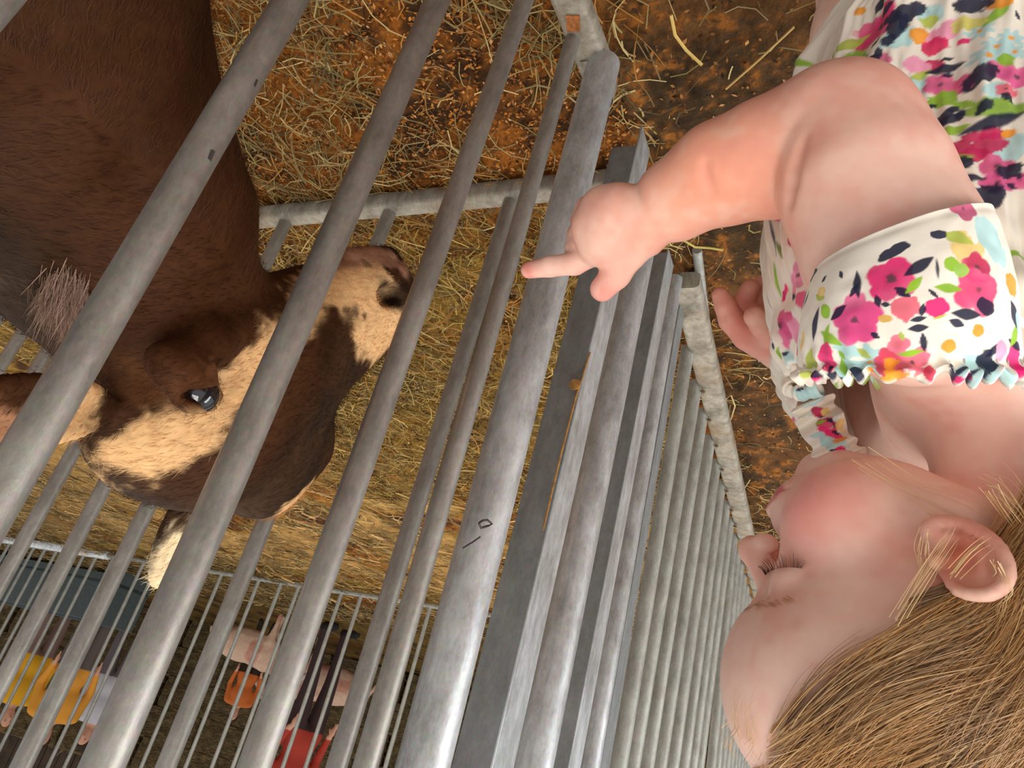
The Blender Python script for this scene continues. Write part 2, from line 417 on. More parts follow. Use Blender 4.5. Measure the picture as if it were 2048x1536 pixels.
# ------------------------------------------------------------------ pen panels
FX = .325
def line_on_x(a, b, x):
    A = onx(*a, x); B = onx(*b, x); d = (B - A) / (B[2] - A[2]); return A, d
def bar_line(parent, A, d, z0, z1, r, m, name='bar', n=16, taper=None):
    zs = np.linspace(z0, z1, 2); pts = [A + d * (z - A[2]) for z in zs]
    b = MB(); b.tube(pts, r, n); return b.build(name, m, parent)
TOP = 1.22
near = thing('pen_panel', 'nearest galvanised pen panel of thick round vertical bars in front of the brown animal', 'fence', (FX, .6, 0), 'galvanised pen panels')
nb = [((582, 0), (130, 768), .0099), ((875, 0), (203, 1536), .0104), ((1049, 0), (509, 1536), .0098), ((1146, 75), (730, 1536), .0097)]
for a, b, r in nb:
    A, d = line_on_x(a, b, FX); bar_line(near, A, d, .03, TOP, r, M_galv)
for yy in (.083, -.035):
    bar_line(near, np.array([FX, yy, 0.]), np.array([0, 0, 1.]), .03, TOP, .0102, M_galv)
# bottom rail of the near panel, a wide flattened pipe
def rail(parent, a, b, w, h, m, name, r=.006):
    a = np.array(a, float); b = np.array(b, float); d = b - a; L = np.linalg.norm(d); d /= L
    s = np.cross([0, 0, 1.], d); s /= np.linalg.norm(s); up = np.cross(d, s)
    bb = MB(); n = 16; ang = np.arange(n) * 2 * np.pi / n
    ring = np.stack([np.sign(np.cos(ang)) * np.abs(np.cos(ang)) ** .5 * w / 2, np.sign(np.sin(ang)) * np.abs(np.sin(ang)) ** .5 * h / 2], -1)
    K = max(2, int(L / .05)); V = []
    for i in range(K + 1):
        V.append(a + d * L * i / K + ring[:, :1] * s + ring[:, 1:] * up)
    V = np.concatenate(V + [a[None], b[None]])
    Fq = [(i * n + j, i * n + (j + 1) % n, (i + 1) * n + (j + 1) % n, (i + 1) * n + j) for i in range(K) for j in range(n)]
    c = (K + 1) * n
    Fq += [(c, (j + 1) % n, j) for j in range(n)] + [(c + 1, K * n + j, K * n + (j + 1) % n) for j in range(n)]
    bb.add(V, Fq); return bb.build(name, m, parent)
rb = onz(1196, 140, .03)
ra = onz(1140, -6, .03)
dr = (rb - ra) / (rb - ra)[1]
rail(near, ra - dr * .75, rb, .042, .034, M_rusty, 'bottom_rail')
# sleeve elbow where the rail meets the post
b = MB(); e0 = onz(1206, 150, .03)
b.tube([rb - dr * .03, rb + dr * .005, e0 + [0, 0, .02], e0 + [0.001, .001, .045]], [.021, .022, .0222, .0218], 20, cap=False); b.build('rail_elbow', M_rusty, near)
b = MB(); b.tube([onz(1181, 157, .052), onz(1183, 157, .058)], .003, 8); b.build('rivet_hole', plain('dark_hole', (.01, .01, .01), .9), near)
A, d = line_on_x((1196, 170), (845, 1536), .297)
bar_line(near, A, d, .04, TOP, .0212, M_galv2, 'post', 28)
rail(near, (FX, -.1, TOP), (FX, .66, TOP), .034, .034, M_galv, 'top_rail')
# rust stain plate at the rail
b = MB(); q = [onz(1132, 30, .0475), onz(1160, 30, .0475), onz(1160, 62, .0475), onz(1134, 62, .0475)]
b.add(np.array(q + [x + [0, 0, .0015] for x in q]), [(4, 5, 6, 7), (0, 1, 5, 4), (1, 2, 6, 5), (2, 3, 7, 6), (3, 0, 4, 7)])
b.build('rust_flake', plain('rust', srgb(150, 88, 40), .9, var=.4, scale=200), near, smooth=False)
# small dent mark on the post
def strip(parent, name, edge, w_dir, wid, th, m, z0, z1):
    """flat bar along a leaning vertical edge line; w_dir = unit direction of the flange"""
    A, d = edge; w = np.array(w_dir, float); nrm = np.cross(w, [0, 0, 1.]); nrm /= np.linalg.norm(nrm)
    p0 = A + d * (z0 - A[2]); p1 = A + d * (z1 - A[2])
    V = []
    for p in (p0, p1):
        for s in (0, wid):
            for t in (0, th): V.append(p + w * s + nrm * t)
    b = MB(); b.add(V, [(0, 1, 3, 2), (4, 6, 7, 5), (0, 4, 5, 1), (2, 3, 7, 6), (0, 2, 6, 4), (1, 5, 7, 3)])
    return b.build(name, m, parent, smooth=False, bevel=.0008)
gate = thing('gate_hinge_frame', 'flat galvanised angle irons and round end post joining the near panel to the next', 'gate frame', (FX, .85, 0))
E1b = line_on_x((1180, 700), (984, 1536), .278)
strip(gate, 'angle_flange', E1b, (1, .0, 0), .037, .003, M_galvd, .055, TOP)  # shaded face of the angle iron, painted darker
strip(gate, 'angle_flange', E1b, (0, 1, 0), .052, .003, M_galv2, .012, TOP)  # lit face of the same angle iron, painted lighter
def scratch(parent, pts, x, r, m, name):
    b = MB(); b.tube([onx(u, v, x) for u, v in pts], r, 6); return b.build(name, m, parent)
M_rust = plain('rust_stain', srgb(158, 112, 56), .85, var=.4, scale=150)
M_mark = plain('dark_scratch', srgb(58, 48, 46), .8, var=.2)
scratch(gate, [(1180, 705), (1150, 800), (1124, 900), (1100, 1000), (1086, 1060)], .2772, .0011, M_rust, 'rust_line')
scratch(near, [(958, 1046), (966, 1041), (975, 1040), (984, 1048), (976, 1052), (962, 1056), (958, 1046)], .2765, .0010, M_mark, 'scratch')
scratch(near, [(960, 1074), (946, 1084), (926, 1096)], .2765, .0007, M_mark, 'scratch')
scratch(near, [(425, 302), (418, 320)], .3155, .0014, M_mark, 'scratch')
scratch(near, [(513, 160), (508, 172)], .3155, .0010, M_mark, 'scratch')
b = MB(); b.tube([onx(1150, 770, .281) + [0, -.0006, 0], onx(1150, 770, .281) + [0, -.0016, 0]], .007, 9); b.build('rust_patch', M_rust, gate)
E2 = line_on_x((1241, 700), (1067, 1536), .283)
bar_line(gate, E2[0], E2[1], .03, TOP, .0195, M_galv2, 'post', 28)
E3 = line_on_x((1299, 700), (1138, 1536), .283)
strip(gate, 'angle_flange', E3, (1, 0, 0), .034, .003, M_galvd, .04, TOP)  # shaded face of the second angle iron, darker by colour
strip(gate, 'angle_flange', E3, (0, 1, 0), .045, .003, M_galv2, .03, TOP)  # its lit face, lighter by colour
E4 = line_on_x((1325, 700), (1178, 1536), .287)
bar_line(gate, E4[0] , E4[1], .03, TOP, .0135, M_galv2, 'hinge_tube', 20)
E5 = line_on_x((1345, 700), (1202, 1536), .285)
strip(gate, 'angle_flange', E5, (0, 1, 0), .042, .003, M_galvd, .03, TOP)
b = MB(); p = E2[0] + E2[1] * (.035 - E2[0][2]); b.tube([p, p + [0, 0, .03]], [.0235, .022], 20); b.build('post_collar', M_rusty, gate)

far_panel = thing('pen_panel', 'receding panel of close parallel bars running away past the girl nose', 'fence', (.33, 1.9, 0), 'galvanised pen panels')
feet = [(1362, 612), (1375, 700), (1392, 768), (1405, 825), (1420, 877), (1432, 925), (1442, 968), (1452, 1007), (1460, 1040)]
tops = [(1213, 1536), (1237, 1536), (1264, 1536), (1293, 1536), (1320, 1536), (1345, 1536), (1367, 1536), (1384, 1536), (1398, 1536)]
fw = [onz(u, v, .035) for u, v in feet]
for (u, v), (a, b_), w in zip(feet[1:], tops[1:], fw[1:]):
    r_ = ray(a, b_); t = w[1] / r_[1]; T = C0 + r_ * t        # top point in the same cross plane
    d = (T - w) / (T[2] - w[2]); bar_line(far_panel, w, d, .03, TOP, .0135, M_far)
last = fw[-1]; st = (fw[-1] - fw[-4]) / 3
for i in range(1, 16):
    w = last + st * i; bar_line(far_panel, w, np.array([0, 0, 1.]), .03, TOP, .0135, M_far)
r0 = onz(1372, 560, .03); r1 = onz(1478, 1010, .03); dd = (r1 - r0) / (r1 - r0)[1]
rail(far_panel, r0, r1 + dd * 2.2, .05, .036, M_rusty, 'bottom_rail')
for w in fw[2:]:
    b = MB(); b.tube([w + [-.018, -.004, .019], w + [-.018, -.004, .0225]], .0045, 8); b.build('weld_mark', plain('weld_rust', srgb(90, 66, 40), .9), far_panel)
rail(far_panel, (.31, 1.15, TOP), (.36, 3.2, TOP), .034, .034, M_far, 'top_rail')
b = MB(); g = [onz(1394, 500, .008), onz(1418, 700, .008), onz(1444, 860, .008), onz(1490, 1050, .008), onz(1530, 1240, .008)]
b.tube(g, .0085, 10); tag(b.build('floor_pipe', M_far), 'thin grey pipe lying on the floor beside the receding panel', 'pipe')

cross = thing('pen_panel', 'low cross panel behind the animal muzzle with a thick round bottom rail', 'fence', (.8, .85, 0), 'galvanised pen panels')
cr = [onz(430, 444, .025), onz(700, 412, .025), onz(1024, 385, .025), onz(1200, 368, .025)]
cd = (cr[2] - cr[0]) / (cr[2] - cr[0])[0]
rail(cross, cr[2] - cd * .21, cr[0] + cd * 1.6, .036, .036, M_rusty, 'bottom_rail')
for k in range(-5, 12):
    x = 1.107 - .1185 * -k if False else 1.107 + .1185 * (k)
    if x < .4: continue
    p = cr[0] + cd * (x - cr[0][0]); p = np.array([p[0], p[1] + .004, .025])
    bar_line(cross, p, np.array([0, 0, 1.]), .025, TOP, .0122, M_galv)
rail(cross, (.36, .85, TOP), (2.6, .87, TOP), .034, .034, M_galv, 'top_rail')

# ---- the back fence across the yard
back = thing('pen_panel', 'distant pen fence of thin bars with a pale bottom rail', 'fence', (4.2, 4.5, 0), 'galvanised pen panels')
ba = onz(1290, 1278, .03); bb_ = onz(185, 1106, .03)
bd = (bb_ - ba) / (bb_ - ba)[0]
def back_pt(x, z=.03): q = ba + bd * (x - ba[0]); return np.array([q[0], q[1], z])
rail(back, back_pt(.7), back_pt(5.7), .03, .03, M_far, 'bottom_rail')
rail(back, back_pt(5.7), back_pt(9), .07, .07, M_white, 'bottom_rail')
rail(back, back_pt(.7, 2.0), back_pt(9, 2.0), .034, .034, M_far, 'top_rail')
x = .75
proto = None
while x < 8.6:
    p = back_pt(x)
    if proto is None: proto = bar_line(back, p, np.array([0, 0, 1.]), .03, 2.0, .0135, M_far, n=8); base = p
    else:
        o = proto.copy(); COL.objects.link(o); o.parent = back; o.matrix_parent_inverse = Matrix.Translation(-Vector(back.location)); o.location = Vector(p - base)
    x += .17 if int(x * 5.88) % 3 else .22
# ------------------------------------------------------------------ the girl
HM = np.array([[.986, .073, -.150], [.062, -.995, -.077], [.155, -.067, .986]])   # rows: forward, her right, up
HM[0] /= np.linalg.norm(HM[0]); HM[2] -= HM[0] * (HM[2] @ HM[0]); HM[2] /= np.linalg.norm(HM[2]); HM[1] = np.cross(HM[0], HM[2])
HC = np.array([-.0425, .394, .745])
HMf = HM.astype(np.float32)
def hl(x, y, z): return HC + .01 * (np.array([x, y, z]) @ HM)
def spl(pts, rs, k=3):
    pts = np.array(pts); rs = np.array(rs); n = len(pts); t = np.linspace(0, n - 1, (n - 1) * k + 1); out = []
    for x in t:
        i = min(int(x), n - 2); f = x - i; a, b, c, d = pts[max(i - 1, 0)], pts[i], pts[i + 1], pts[min(i + 2, n - 1)]
        out.append(.5 * (2 * b + (c - a) * f + (2 * a - 5 * b + 4 * c - d) * f * f + (3 * b - a - 3 * c + d) * f ** 3))
    return out, list(np.interp(t, range(n), rs))
def head_sdf(w):
    """w: world points; result in metres"""
    p = ((w - v3(HC)) @ HMf.T) * 100.
    ps = p.copy(); ps[:, 1] = np.abs(ps[:, 1])
    d = ell(p, (-1.0, 0, 3.0), (9.0, 6.7, 7.4))
    d = smin(d, ell(p, (3.3, 0, 4.3), (5.85, 5.6, 5.6)), 1.2)
    d = smin(d, ell(p, (3.0, 0, -1.3), (4.5, 5.3, 5.6)), 1.5)
    d = smin(d, cone(ps, (0.2, 4.0, -3.2), (5.6, 1.2, -6.0), 1.7, 1.5), 1.6)         # jaw
    d = smin(d, sph(ps, (4.6, 3.1, -2.6), 2.95), 1.2)                                # cheeks
    d = smin(d, ell(p, (6.5, 0, -4.2), (2.4, 2.4, 2.1)), .9)                        # muzzle of the mouth
    d = smin(d, sph(p, (6.7, 0, -6.6), 1.35), .9)                                    # chin
    d = smin(d, ell(p, (7.1, 0, 1.9), (1.2, 2.6, .9)), .8)                           # brow
    d = smax(d, -ell(ps, (8.7, 2.5, 1.1), (1.4, 1.5, 1.1)), .9)                       # sockets
    d = smin(d, ell(ps, (5.95, 3.0, .95), (1.3, 1.5, 1.15)), .45)                 # lid over the eyeball
    d = smax(d, -ell(ps, (7.45, 3.1, 2.0), (.5, 1.5, .12)), .25)                   # lid fold
    d = smin(d, cone(p, (7.4, 0, .9), (8.9, 0, -1.2), .62, .72), .7)                 # nose bridge
    d = smin(d, sph(p, (9.2, 0, -1.5), .78), .35)
    d = smin(d, ell(ps, (8.5, .75, -1.75), (.7, .48, .5)), .22)
    d = smax(d, -ell(ps, (8.9, .38, -2.3), (.42, .2, .32)), .12)
    d = smin(d, chain(ps, [(8.8, 0, -4.0), (8.4, 1.0, -4.2), (7.5, 1.8, -4.5)], [.34, .30, .18], .1), .22)   # upper lip
    d = smin(d, chain(ps, [(8.45, 0, -4.8), (8.1, .9, -4.8), (7.4, 1.6, -4.6)], [.36, .32, .16], .1), .22)      # lower lip
    d = smax(d, -chain(ps, [(9.05, 0, -4.42), (8.6, 1.1, -4.5), (7.7, 2.0, -4.6)], [.12, .12, .1]), .12)
    d = smax(d, -chain(ps, [(7.7, 1.9, .35), (7.55, 3.0, .18), (6.9, 4.0, .2), (6.0, 4.7, .4)], [.05, .09, .09, .04]), .14)
    # ear (axes: along = lobe->top leaning back)
    m = np.abs(ps[:, 0] + 1.2) + np.abs(ps[:, 1] - 7) < 9
    e = np.full(len(p), 9., np.float32); q = ps[m]
    if len(q):
        al = np.array([-.60, .26, .76]); al /= np.linalg.norm(al)
        out = np.array([.30, .90, .0]); out -= al * (out @ al); out /= np.linalg.norm(out); si = np.cross(al, out)   # si: toward the back
        EM = np.stack([al, si, out]); c0 = np.array([-.2, 6.85, -.55]); q = c0 + (q - c0) / .76
        def E(a, s, o): return c0 + a * al + s * si + o * out
        if si[0] > 0: sg = -1
        else: sg = 1
        x = ell(q, E(0, .1 * sg, -.1), (2.75, 1.65, .38), EM)
        rim = chain(q, *spl([E(.5, -1.25 * sg, .1), E(1.7, -1.25 * sg, .2), E(2.6, -.3 * sg, .25), E(2.5, .8 * sg, .3), E(1.4, 1.5 * sg, .35), E(0, 1.55 * sg, .35), E(-1.3, 1.1 * sg, .25), E(-2.3, .2 * sg, .1)],
                    [.22, .3, .34, .34, .33, .32, .32, .42]), .2)
        x = smin(x, rim, .18)
        x = smin(x, sph(q, E(-2.2, -.4 * sg, .05), .52), .5)
        x = smin(x, chain(q, [E(1.6, .1 * sg, .2), E(.6, .75 * sg, .28), E(-.6, .7 * sg, .25), E(-1.3, 0, .2)], [.2, .24, .24, .24], .2), .25)
        x = smax(x, -ell(q, E(-.15, -.25 * sg, .42), (1.15, .72, .5), EM), .25)
        x = smin(x, sph(q, E(-.35, -1.2 * sg, .18), .42), .3)
        e[m] = smin(x, cone(q, c0 - out * 1.6, c0 - out * .5, 1.2, .8), .4) * .76
    d = smin(d, e, .35)
    return d * .01

# arms and legs: joints are world points
ELB = P(1676, 300, .425)
RS = P(1832, 612, .377)
arm_pts = [RS, P(1782, 500, .388), P(1730, 380, .402), ELB]
arm_r = [.036, .0375, .037, .0335]
fore = [P(1640, 290, .425), P(1530, 312, .430), P(1440, 345, .436), P(1352, 400, .445)]
fore_r = [.0315, .0285, .0268, .0238]
HN = P(1222, 455, .455)          # back of the hand
IDX = [P(1196, 500, .462), P(1150, 527, .470), P(1100, 533, .478), P(1058, 540, .486)]
THB = [P(1262, 500, .452), P(1232, 548, .458), P(1205, 578, .462)]
LW = P(1570, 690, .575); LS = np.array([-.05, .485, .618])
CREASES = []
def arm_only(p):
    fo = smin(chain(p, fore, fore_r, .006), sph(p, P(1470, 345, .436), .027), .006); fo = smin(fo, sph(p, P(1556, 352, .428), .0215), .008)
    return smin(smin(smin(chain(p, arm_pts, arm_r, .01), fo, .0012), sph(p, P(1690, 262, .424), .0325), .02), hand_right(p), .0018)
def crease(px, r):
    pts = []
    for u, v in px:
        r_ = ray(u, v); t = .28
        for _ in range(60):
            d = float(arm_only((C0 + r_ * t)[None].astype(np.float32))[0]); t += d * .8
            if d < 1e-4 or t > .6: break
        pts.append(C0 + r_ * t)
    return pts, list(r)
def hand_right(p):
    d = chain(p, [P(1290, 440, .448), P(1240, 440, .452)], [.0195, .0215], .004)
    d = smin(d, ell(p, P(1225, 452, .456), (.0225, .0205, .0245)), .006)
    d = smin(d, chain(p, [P(1198, 410, .455), P(1182, 452, .456), P(1192, 498, .458)], [.0098, .0102, .010], .004), .006)   # knuckle row
    d = smin(d, chain(p, IDX, [.0085, .0072, .0066, .0056], .002), .0035)
    d = smin(d, chain(p, [P(1275, 480, .450)] + THB, [.014, .0105, .0088, .0078], .003), .004)
    # three fingers folded under the palm
    for k, (a, b, c) in enumerate([((1176, 480), (1152, 494), (1178, 502)), ((1172, 450), (1156, 470), (1186, 486)), ((1176, 418), (1164, 440), (1194, 462))]):
        d = smin(d, chain(p, [P(*a, .462), P(*b, .478), P(*c, .489)], [.0082, .0072, .0062], .001), .0015)
    return d
CREASES += [crease([(1577, 402), (1580, 368), (1588, 332), (1600, 296), (1612, 268)], [.0026, .0040, .0036, .0024, .0006]), crease([(1264, 388), (1266, 415), (1276, 445), (1294, 472), (1312, 490)], [.0018, .0020, .0022, .0022, .0022]), crease([(1408, 330), (1412, 356), (1424, 384)], [.0006, .0012, .0008])]
def hand_left(p):
    """half closed hand showing thumb side: index curls round, thumb across"""
    T = .560
    d = chain(p, [LW, P(1535, 665, T + .006)], [.019, .020], .004)
    d = smin(d, chain(p, [P(1530, 690, T), P(1492, 672, T), P(1462, 640, T - .002), P(1450, 612, T - .004), P(1440, 590, T - .004)], [.0105, .0098, .0088, .0074, .0060], .002), .004)
    d = smin(d, chain(p, [P(1540, 665, T - .012), P(1525, 650, T - .020), P(1508, 633, T - .024)], [.0100, .0086, .0072], .002), .0025)   # thumb
    for k, (a, b, c) in enumerate([((1525, 640), (1482, 612), (1500, 578)), ((1530, 620), (1500, 588), (1530, 566)), ((1545, 610), (1528, 572), (1556, 562))]):
        d = smin(d, chain(p, [P(*a, T + .012 + k * .006), P(*b, T + .010 + k * .008), P(*c, T + .008 + k * .01)], [.0095, .0082, .0070], .002), .0016)
    return d
HIPR = np.array([-.055, .355, .31]); HIPL = np.array([-.035, .435, .31])
KNR = np.array([-.035, .325, .185]); KNL = np.array([-.004, .42, .225])
FTR = np.array([-.05, .32, .035]); FTL = np.array([-.03, .44, .035])
def near_box(p, lo, hi): return ((p > v3(lo)) & (p < v3(hi))).all(1)
def body_sdf(p):
    d = chain(p, [(-.082, .392, .665), (-.085, .39, .63)], [.034, .040])                        # neck
    tor = ell(p, (-.075, .392, .575), (.060, .088, .085))
    tor = smin(tor, ell(p, (-.060, .392, .455), (.082, .088, .12)), .03)
    tor = smin(tor, ell(p, (-.062, .395, .345), (.074, .088, .065)), .03)
    tor = smin(tor, cone(p, RS + [-.01, .03, -.01], LS + [0, -.02, -.01], .031, .031), .025)
    d = smin(d, tor, .022)
    d = smin(d, cone(p, hl(-2.2, 0, -4), (-.083, .392, .64), .036, .038), .02)
    # right arm
    up = chain(p, arm_pts, arm_r, .01)
    fo = smin(chain(p, fore, fore_r, .006), sph(p, P(1470, 345, .436), .027), .006)
    fo = smin(fo, sph(p, P(1556, 352, .428), .0215), .008)
    a = smin(up, fo, .0012)
    for cr_, rr_ in CREASES: a = smax(a, -chain(p, cr_, rr_, .001), .005)
    a = smin(a, sph(p, P(1690, 262, .424), .0325), .02)
    hr = np.full(len(p), .05, np.float32)
    m = near_box(p, (.06, .26, .49), (.24, .40, .62))
    if m.any(): hr[m] = hand_right(p[m])
    a = smin(a, hr, .0018)
    d = smin(d, a, .012)
    # left arm
    LE = np.array([-.01, .525, .535])
    la = chain(p, [LS, LE], [.037, .031]); la = smin(la, chain(p, [LE, LW], [.029, .0195]), .005)
    hr = np.full(len(p), .05, np.float32)
    m = near_box(p, (0, .40, .46), (.14, .52, .60))
    if m.any(): hr[m] = hand_left(p[m])
    la = smin(la, hr, .004); d = smin(d, la, .012)
    # legs
    for s, hp, kn, ft in ((-1, HIPR, KNR, FTR), (1, HIPL, KNL, FTL)):
        l = chain(p, [hp, (hp + kn) / 2 + [.006, 0, 0], kn], [.056, .050, .038], .01)
        l = smin(l, chain(p, [kn, kn * .55 + ft * .45 + [-.008, 0, 0], ft], [.035, .034, .022], .01), .008)
        l = smin(l, chain(p, [ft + [-.008, 0, -.014], ft + [.035, 0, -.018], ft + [.062, .0, -.022]], [.019, .0165, .012], .006), .008)
        for k in range(5):
            y = (k - 2) * .0085
            l = smin(l, cone(p, ft + [.062, y * .8, -.024], ft + [.078 - abs(k - 1) * .003, y, -.027], .0068, .0056 + (.002 if k == (0 if s > 0 else 4) else 0)), .002)
        d = smin(d, l, .014)
    # head
    h = np.full(len(p), .1, np.float32)
    m = near_box(p, (-.18, .28, .62), (.1, .52, .90))
    if m.any(): h[m] = head_sdf(p[m])
    # neck folds under the chin stay crisp
    return smin(d, h, .006)
GV, GQ = surface(body_sdf, (-.19, .20, -.004), (.25, .60, .87), .0018)
# colour of the skin: pale, with blush, warm forearm, pink finger tips, ear, lips
def near3(V, c, r): return np.exp(-((V - np.array(c)) ** 2).sum(1) / (r * r))
base = srgb(244, 200, 182)
cg = np.repeat(base[None], len(GV), 0)
def mixc(cg, col, w): w = np.clip(w, 0, 1)[:, None]; return cg * (1 - w) + np.array(col) * w
hp = ((GV - HC) @ HM.T) * 100
inhead = (hp[:, 2] > -8)
for s in (1, -1):
    cg = mixc(cg, srgb(232, 128, 122), .75 * np.exp(-(((hp - [5.6, s * 4.6, -2.2]) / [2.4, 2.6, 2.2]) ** 2).sum(1)))
cg = mixc(cg, srgb(226, 140, 112), .7 * np.exp(-(((np.abs(hp) * [0, 1, 0] + hp * [1, 0, 1] - [-.4, 7.2, -.5]) / [2.6, 1.6, 2.9]) ** 2).sum(1)))
cg = mixc(cg, srgb(206, 104, 78), .9 * np.exp(-(((np.abs(hp) * [0, 1, 0] + hp * [1, 0, 1] - [-.2, 6.9, -.6]) / [1.0, .8, 1.1]) ** 2).sum(1)))
cg = mixc(cg, srgb(205, 105, 108), .95 * sstep(.3, .6, np.exp(-(((hp - [8.5, 0, -4.45]) / [.9, 1.7, .62]) ** 4).sum(1))))
cg = mixc(cg, srgb(240, 150, 120), .5 * np.exp(-(((hp - [9.4, 0, -1.5]) / 1.2) ** 2).sum(1)))
cg = mixc(cg, srgb(214, 128, 104), .5 * np.exp(-(((hp - [5.3, 6, 3.4]) / [.35, 2, .35]) ** 2).sum(1)))
cg = mixc(cg, srgb(232, 140, 112), .55 * near3(GV, ELB, .055))
cg = mixc(cg, srgb(240, 150, 112), .75 * near3(GV, P(1430, 350, .42), .05))
cg = mixc(cg, srgb(226, 120, 100), .4 * near3(GV, P(1700, 190, .43), .035))
cg = mixc(cg, srgb(230, 142, 118), .5 * near3(GV, HN, .035))
cg = mixc(cg, srgb(212, 88, 72), .9 * near3(GV, IDX[-1], .010))
cg = mixc(cg, srgb(216, 92, 84), .8 * near3(GV, THB[-1], .011))
cg = mixc(cg, srgb(224, 128, 108), .8 * near3(GV, P(1490, 640, .56), .045))
mott = vnoise(GV, 70, 33) * .6 + vnoise(GV, 190, 34) * .4
cg = mixc(cg, srgb(232, 150, 132), .38 * sstep(.45, .8, mott)); cg = mixc(cg, srgb(250, 216, 196), .30 * sstep(.5, .15, 1 - mott) * 0 + .30 * (1 - sstep(.2, .5, mott)))
cg *= (1 + (vnoise(GV, 420, 31) - .5) * .05)[:, None]
M_skin = vcol_mat('skin', .48, .03, 1500, sss=.15, sssr=(.006,), spec=.28)
girl = thing('person', 'blonde toddler in a floral romper pointing a finger at the brown animal', 'person', (-.03, .38, 0))
body = new_mesh('body', GV, GQ, M_skin, girl, col=cg)
# ------------------------------------------------------------------ floral romper
camR = R[:, 0]; camD = -R[:, 1]
def grid_faces(nu, nv, closed=True):
    """nu around, nv along"""
    I = np.arange(nu * nv).reshape(nv, nu)
    J = np.roll(I, -1, 1) if closed else I
    if closed: q = np.stack([I[:-1], J[:-1], J[1:], I[1:]], -1)
    else: q = np.stack([I[:-1, :-1], I[:-1, 1:], I[1:, 1:], I[1:, :-1]], -1)
    return q.reshape(-1, 4)
fr = [(1579, 792), (1562, 752), (1547, 700), (1537, 640), (1531, 560), (1529, 480), (1542, 400), (1572, 290), (1655, 200), (1725, 130), (1840, 0), (1920, -110)]
frw = np.array([ony(u, v, .40) for u, v in fr])
zf = frw[::-1, 2]; xf = frw[::-1, 0]
NT, NZ = 660, 380
th = np.arange(NT) * 2 * np.pi / NT
sv = np.linspace(0, 1, NZ)
TH, SV = np.meshgrid(th, sv)
ztop = frw[0, 2] + .016 * (1 - np.cos(TH)) - .004 * np.cos(2 * TH)
Z = ztop + (.20 - ztop) * SV
XF = np.interp(Z, zf, xf)
xb = np.interp(Z, [.2, .33, .45, .56, .64], [-.165, -.15, -.142, -.138, -.128])
yw = np.interp(Z, [.2, .33, .45, .56, .64], [.128, .118, .112, .110, .108])
cx = (XF + xb) / 2; rx = (XF - xb) / 2
pn = np.stack([np.cos(TH) * 2.2, np.sin(TH) * 2.2, Z * 4], -1)
def folds(TH, S, n1, n2, n3):
    a = .0016 * np.exp(-(S / .085) ** 2) * np.sin(TH * 46 + 2.2 * np.sin(TH * 7)) + .0008 * np.exp(-(S / .12) ** 2) * np.sin(TH * 91 + 1)
    b = (.0045 * np.sin(TH * 9 + 3 * np.sin(S * 3 + TH) + 1.4) + .0025 * np.sin(TH * 17 + 4 * S + 2)) * sstep(.15, .7, S)
    return a + b
fo_ = folds(TH, SV, 0, 0, 0) + (vnoise(pn, 4, 41) - .5) * .012 * sstep(.08, .3, SV) + (vnoise(pn, 14, 42) - .5) * .0035
fo_ += .0035 * np.exp(-((SV - .035) / .02) ** 2) - .002 * np.exp(-((SV - .085) / .018) ** 2)
X = cx + (rx + fo_) * np.sign(np.cos(TH)) * np.abs(np.cos(TH)) ** .92
Y = .400 - (yw + fo_) * np.sign(np.sin(TH)) * np.abs(np.sin(TH)) ** .92
dv = np.stack([X, Y, Z], -1).reshape(-1, 3)
dq = grid_faces(NT, NZ)
# turned-in hem so the cloth has thickness at the neckline
def with_lip(V, q, nu, inn, drop=(0, 0, -1)):
    V0 = V[:nu]; c = V0.mean(0)
    l1 = V0 + (c - V0) * inn * .5 + np.array(drop) * -.0015; l2 = V0 + (c - V0) * inn + np.array(drop) * .008
    n = len(V); idx = np.arange(nu); j = np.roll(idx, -1)
    add = [np.stack([n + idx, n + j, j, idx], 1), np.stack([n + nu + idx, n + nu + j, n + j, n + idx], 1)]
    return np.concatenate([V, l1, l2]), np.concatenate([q] + add)
dv, dq = with_lip(dv, dq, NT, .05)

# sleeve: a gathered band round the upper arm, joined to the neckline
ts = .372
Ac = P(1800, 492, .380); Ax = (P(1980, 428, .380) - P(1622, 560, .380)) / 2
Bc = P(1812, 758, .374); Bx = (P(2030, 800, .374) - P(1592, 790, .374)) / 2
Ad = np.cross(Ax, Bc - Ac); Ad *= .047 / np.linalg.norm(Ad)
Bd = np.cross(Bx, Bc - Ac); Bd *= .050 / np.linalg.norm(Bd)
if Ad @ ray(1800, 600) > 0: Ad = -Ad; Bd = -Bd           # pointing toward the viewer
NU, NV = 560, 230
ph = np.arange(NU) * 2 * np.pi / NU; ss = np.linspace(0, 1, NV)
PH, SS = np.meshgrid(ph, ss)
w = SS[..., None]
cen = Bc + (Ac - Bc) * w + (ray(1800, 620) * -.004) * np.sin(SS * np.pi)[..., None]
ax = Bx + (Ax - Bx) * w; ad = Bd + (Ad - Bd) * w
bul = 1 + .07 * np.sin(SS * np.pi) ** .8
g = 1 + .035 * np.exp(-(SS / .10) ** 2) * np.sin(PH * 40 + 2 * np.sin(PH * 5)) + .018 * np.exp(-(SS / .26) ** 2) * np.sin(PH * 23 + 3 * np.sin(PH * 3)) \
    + .05 * np.exp(-((SS - .03) / .03) ** 2) - .03 * np.exp(-((SS - .10) / .035) ** 2)
pn = np.stack([np.cos(PH) * .1, np.sin(PH) * .1, SS * .2], -1)
g += (vnoise(pn, 18, 43) - .5) * .06 * (1 - .7 * SS) + (vnoise(pn, 55, 44) - .5) * .018
g -= .012 * np.exp(-((SS - .97) / .03) ** 2)
sq = lambda f, e: np.sign(f) * np.abs(f) ** e
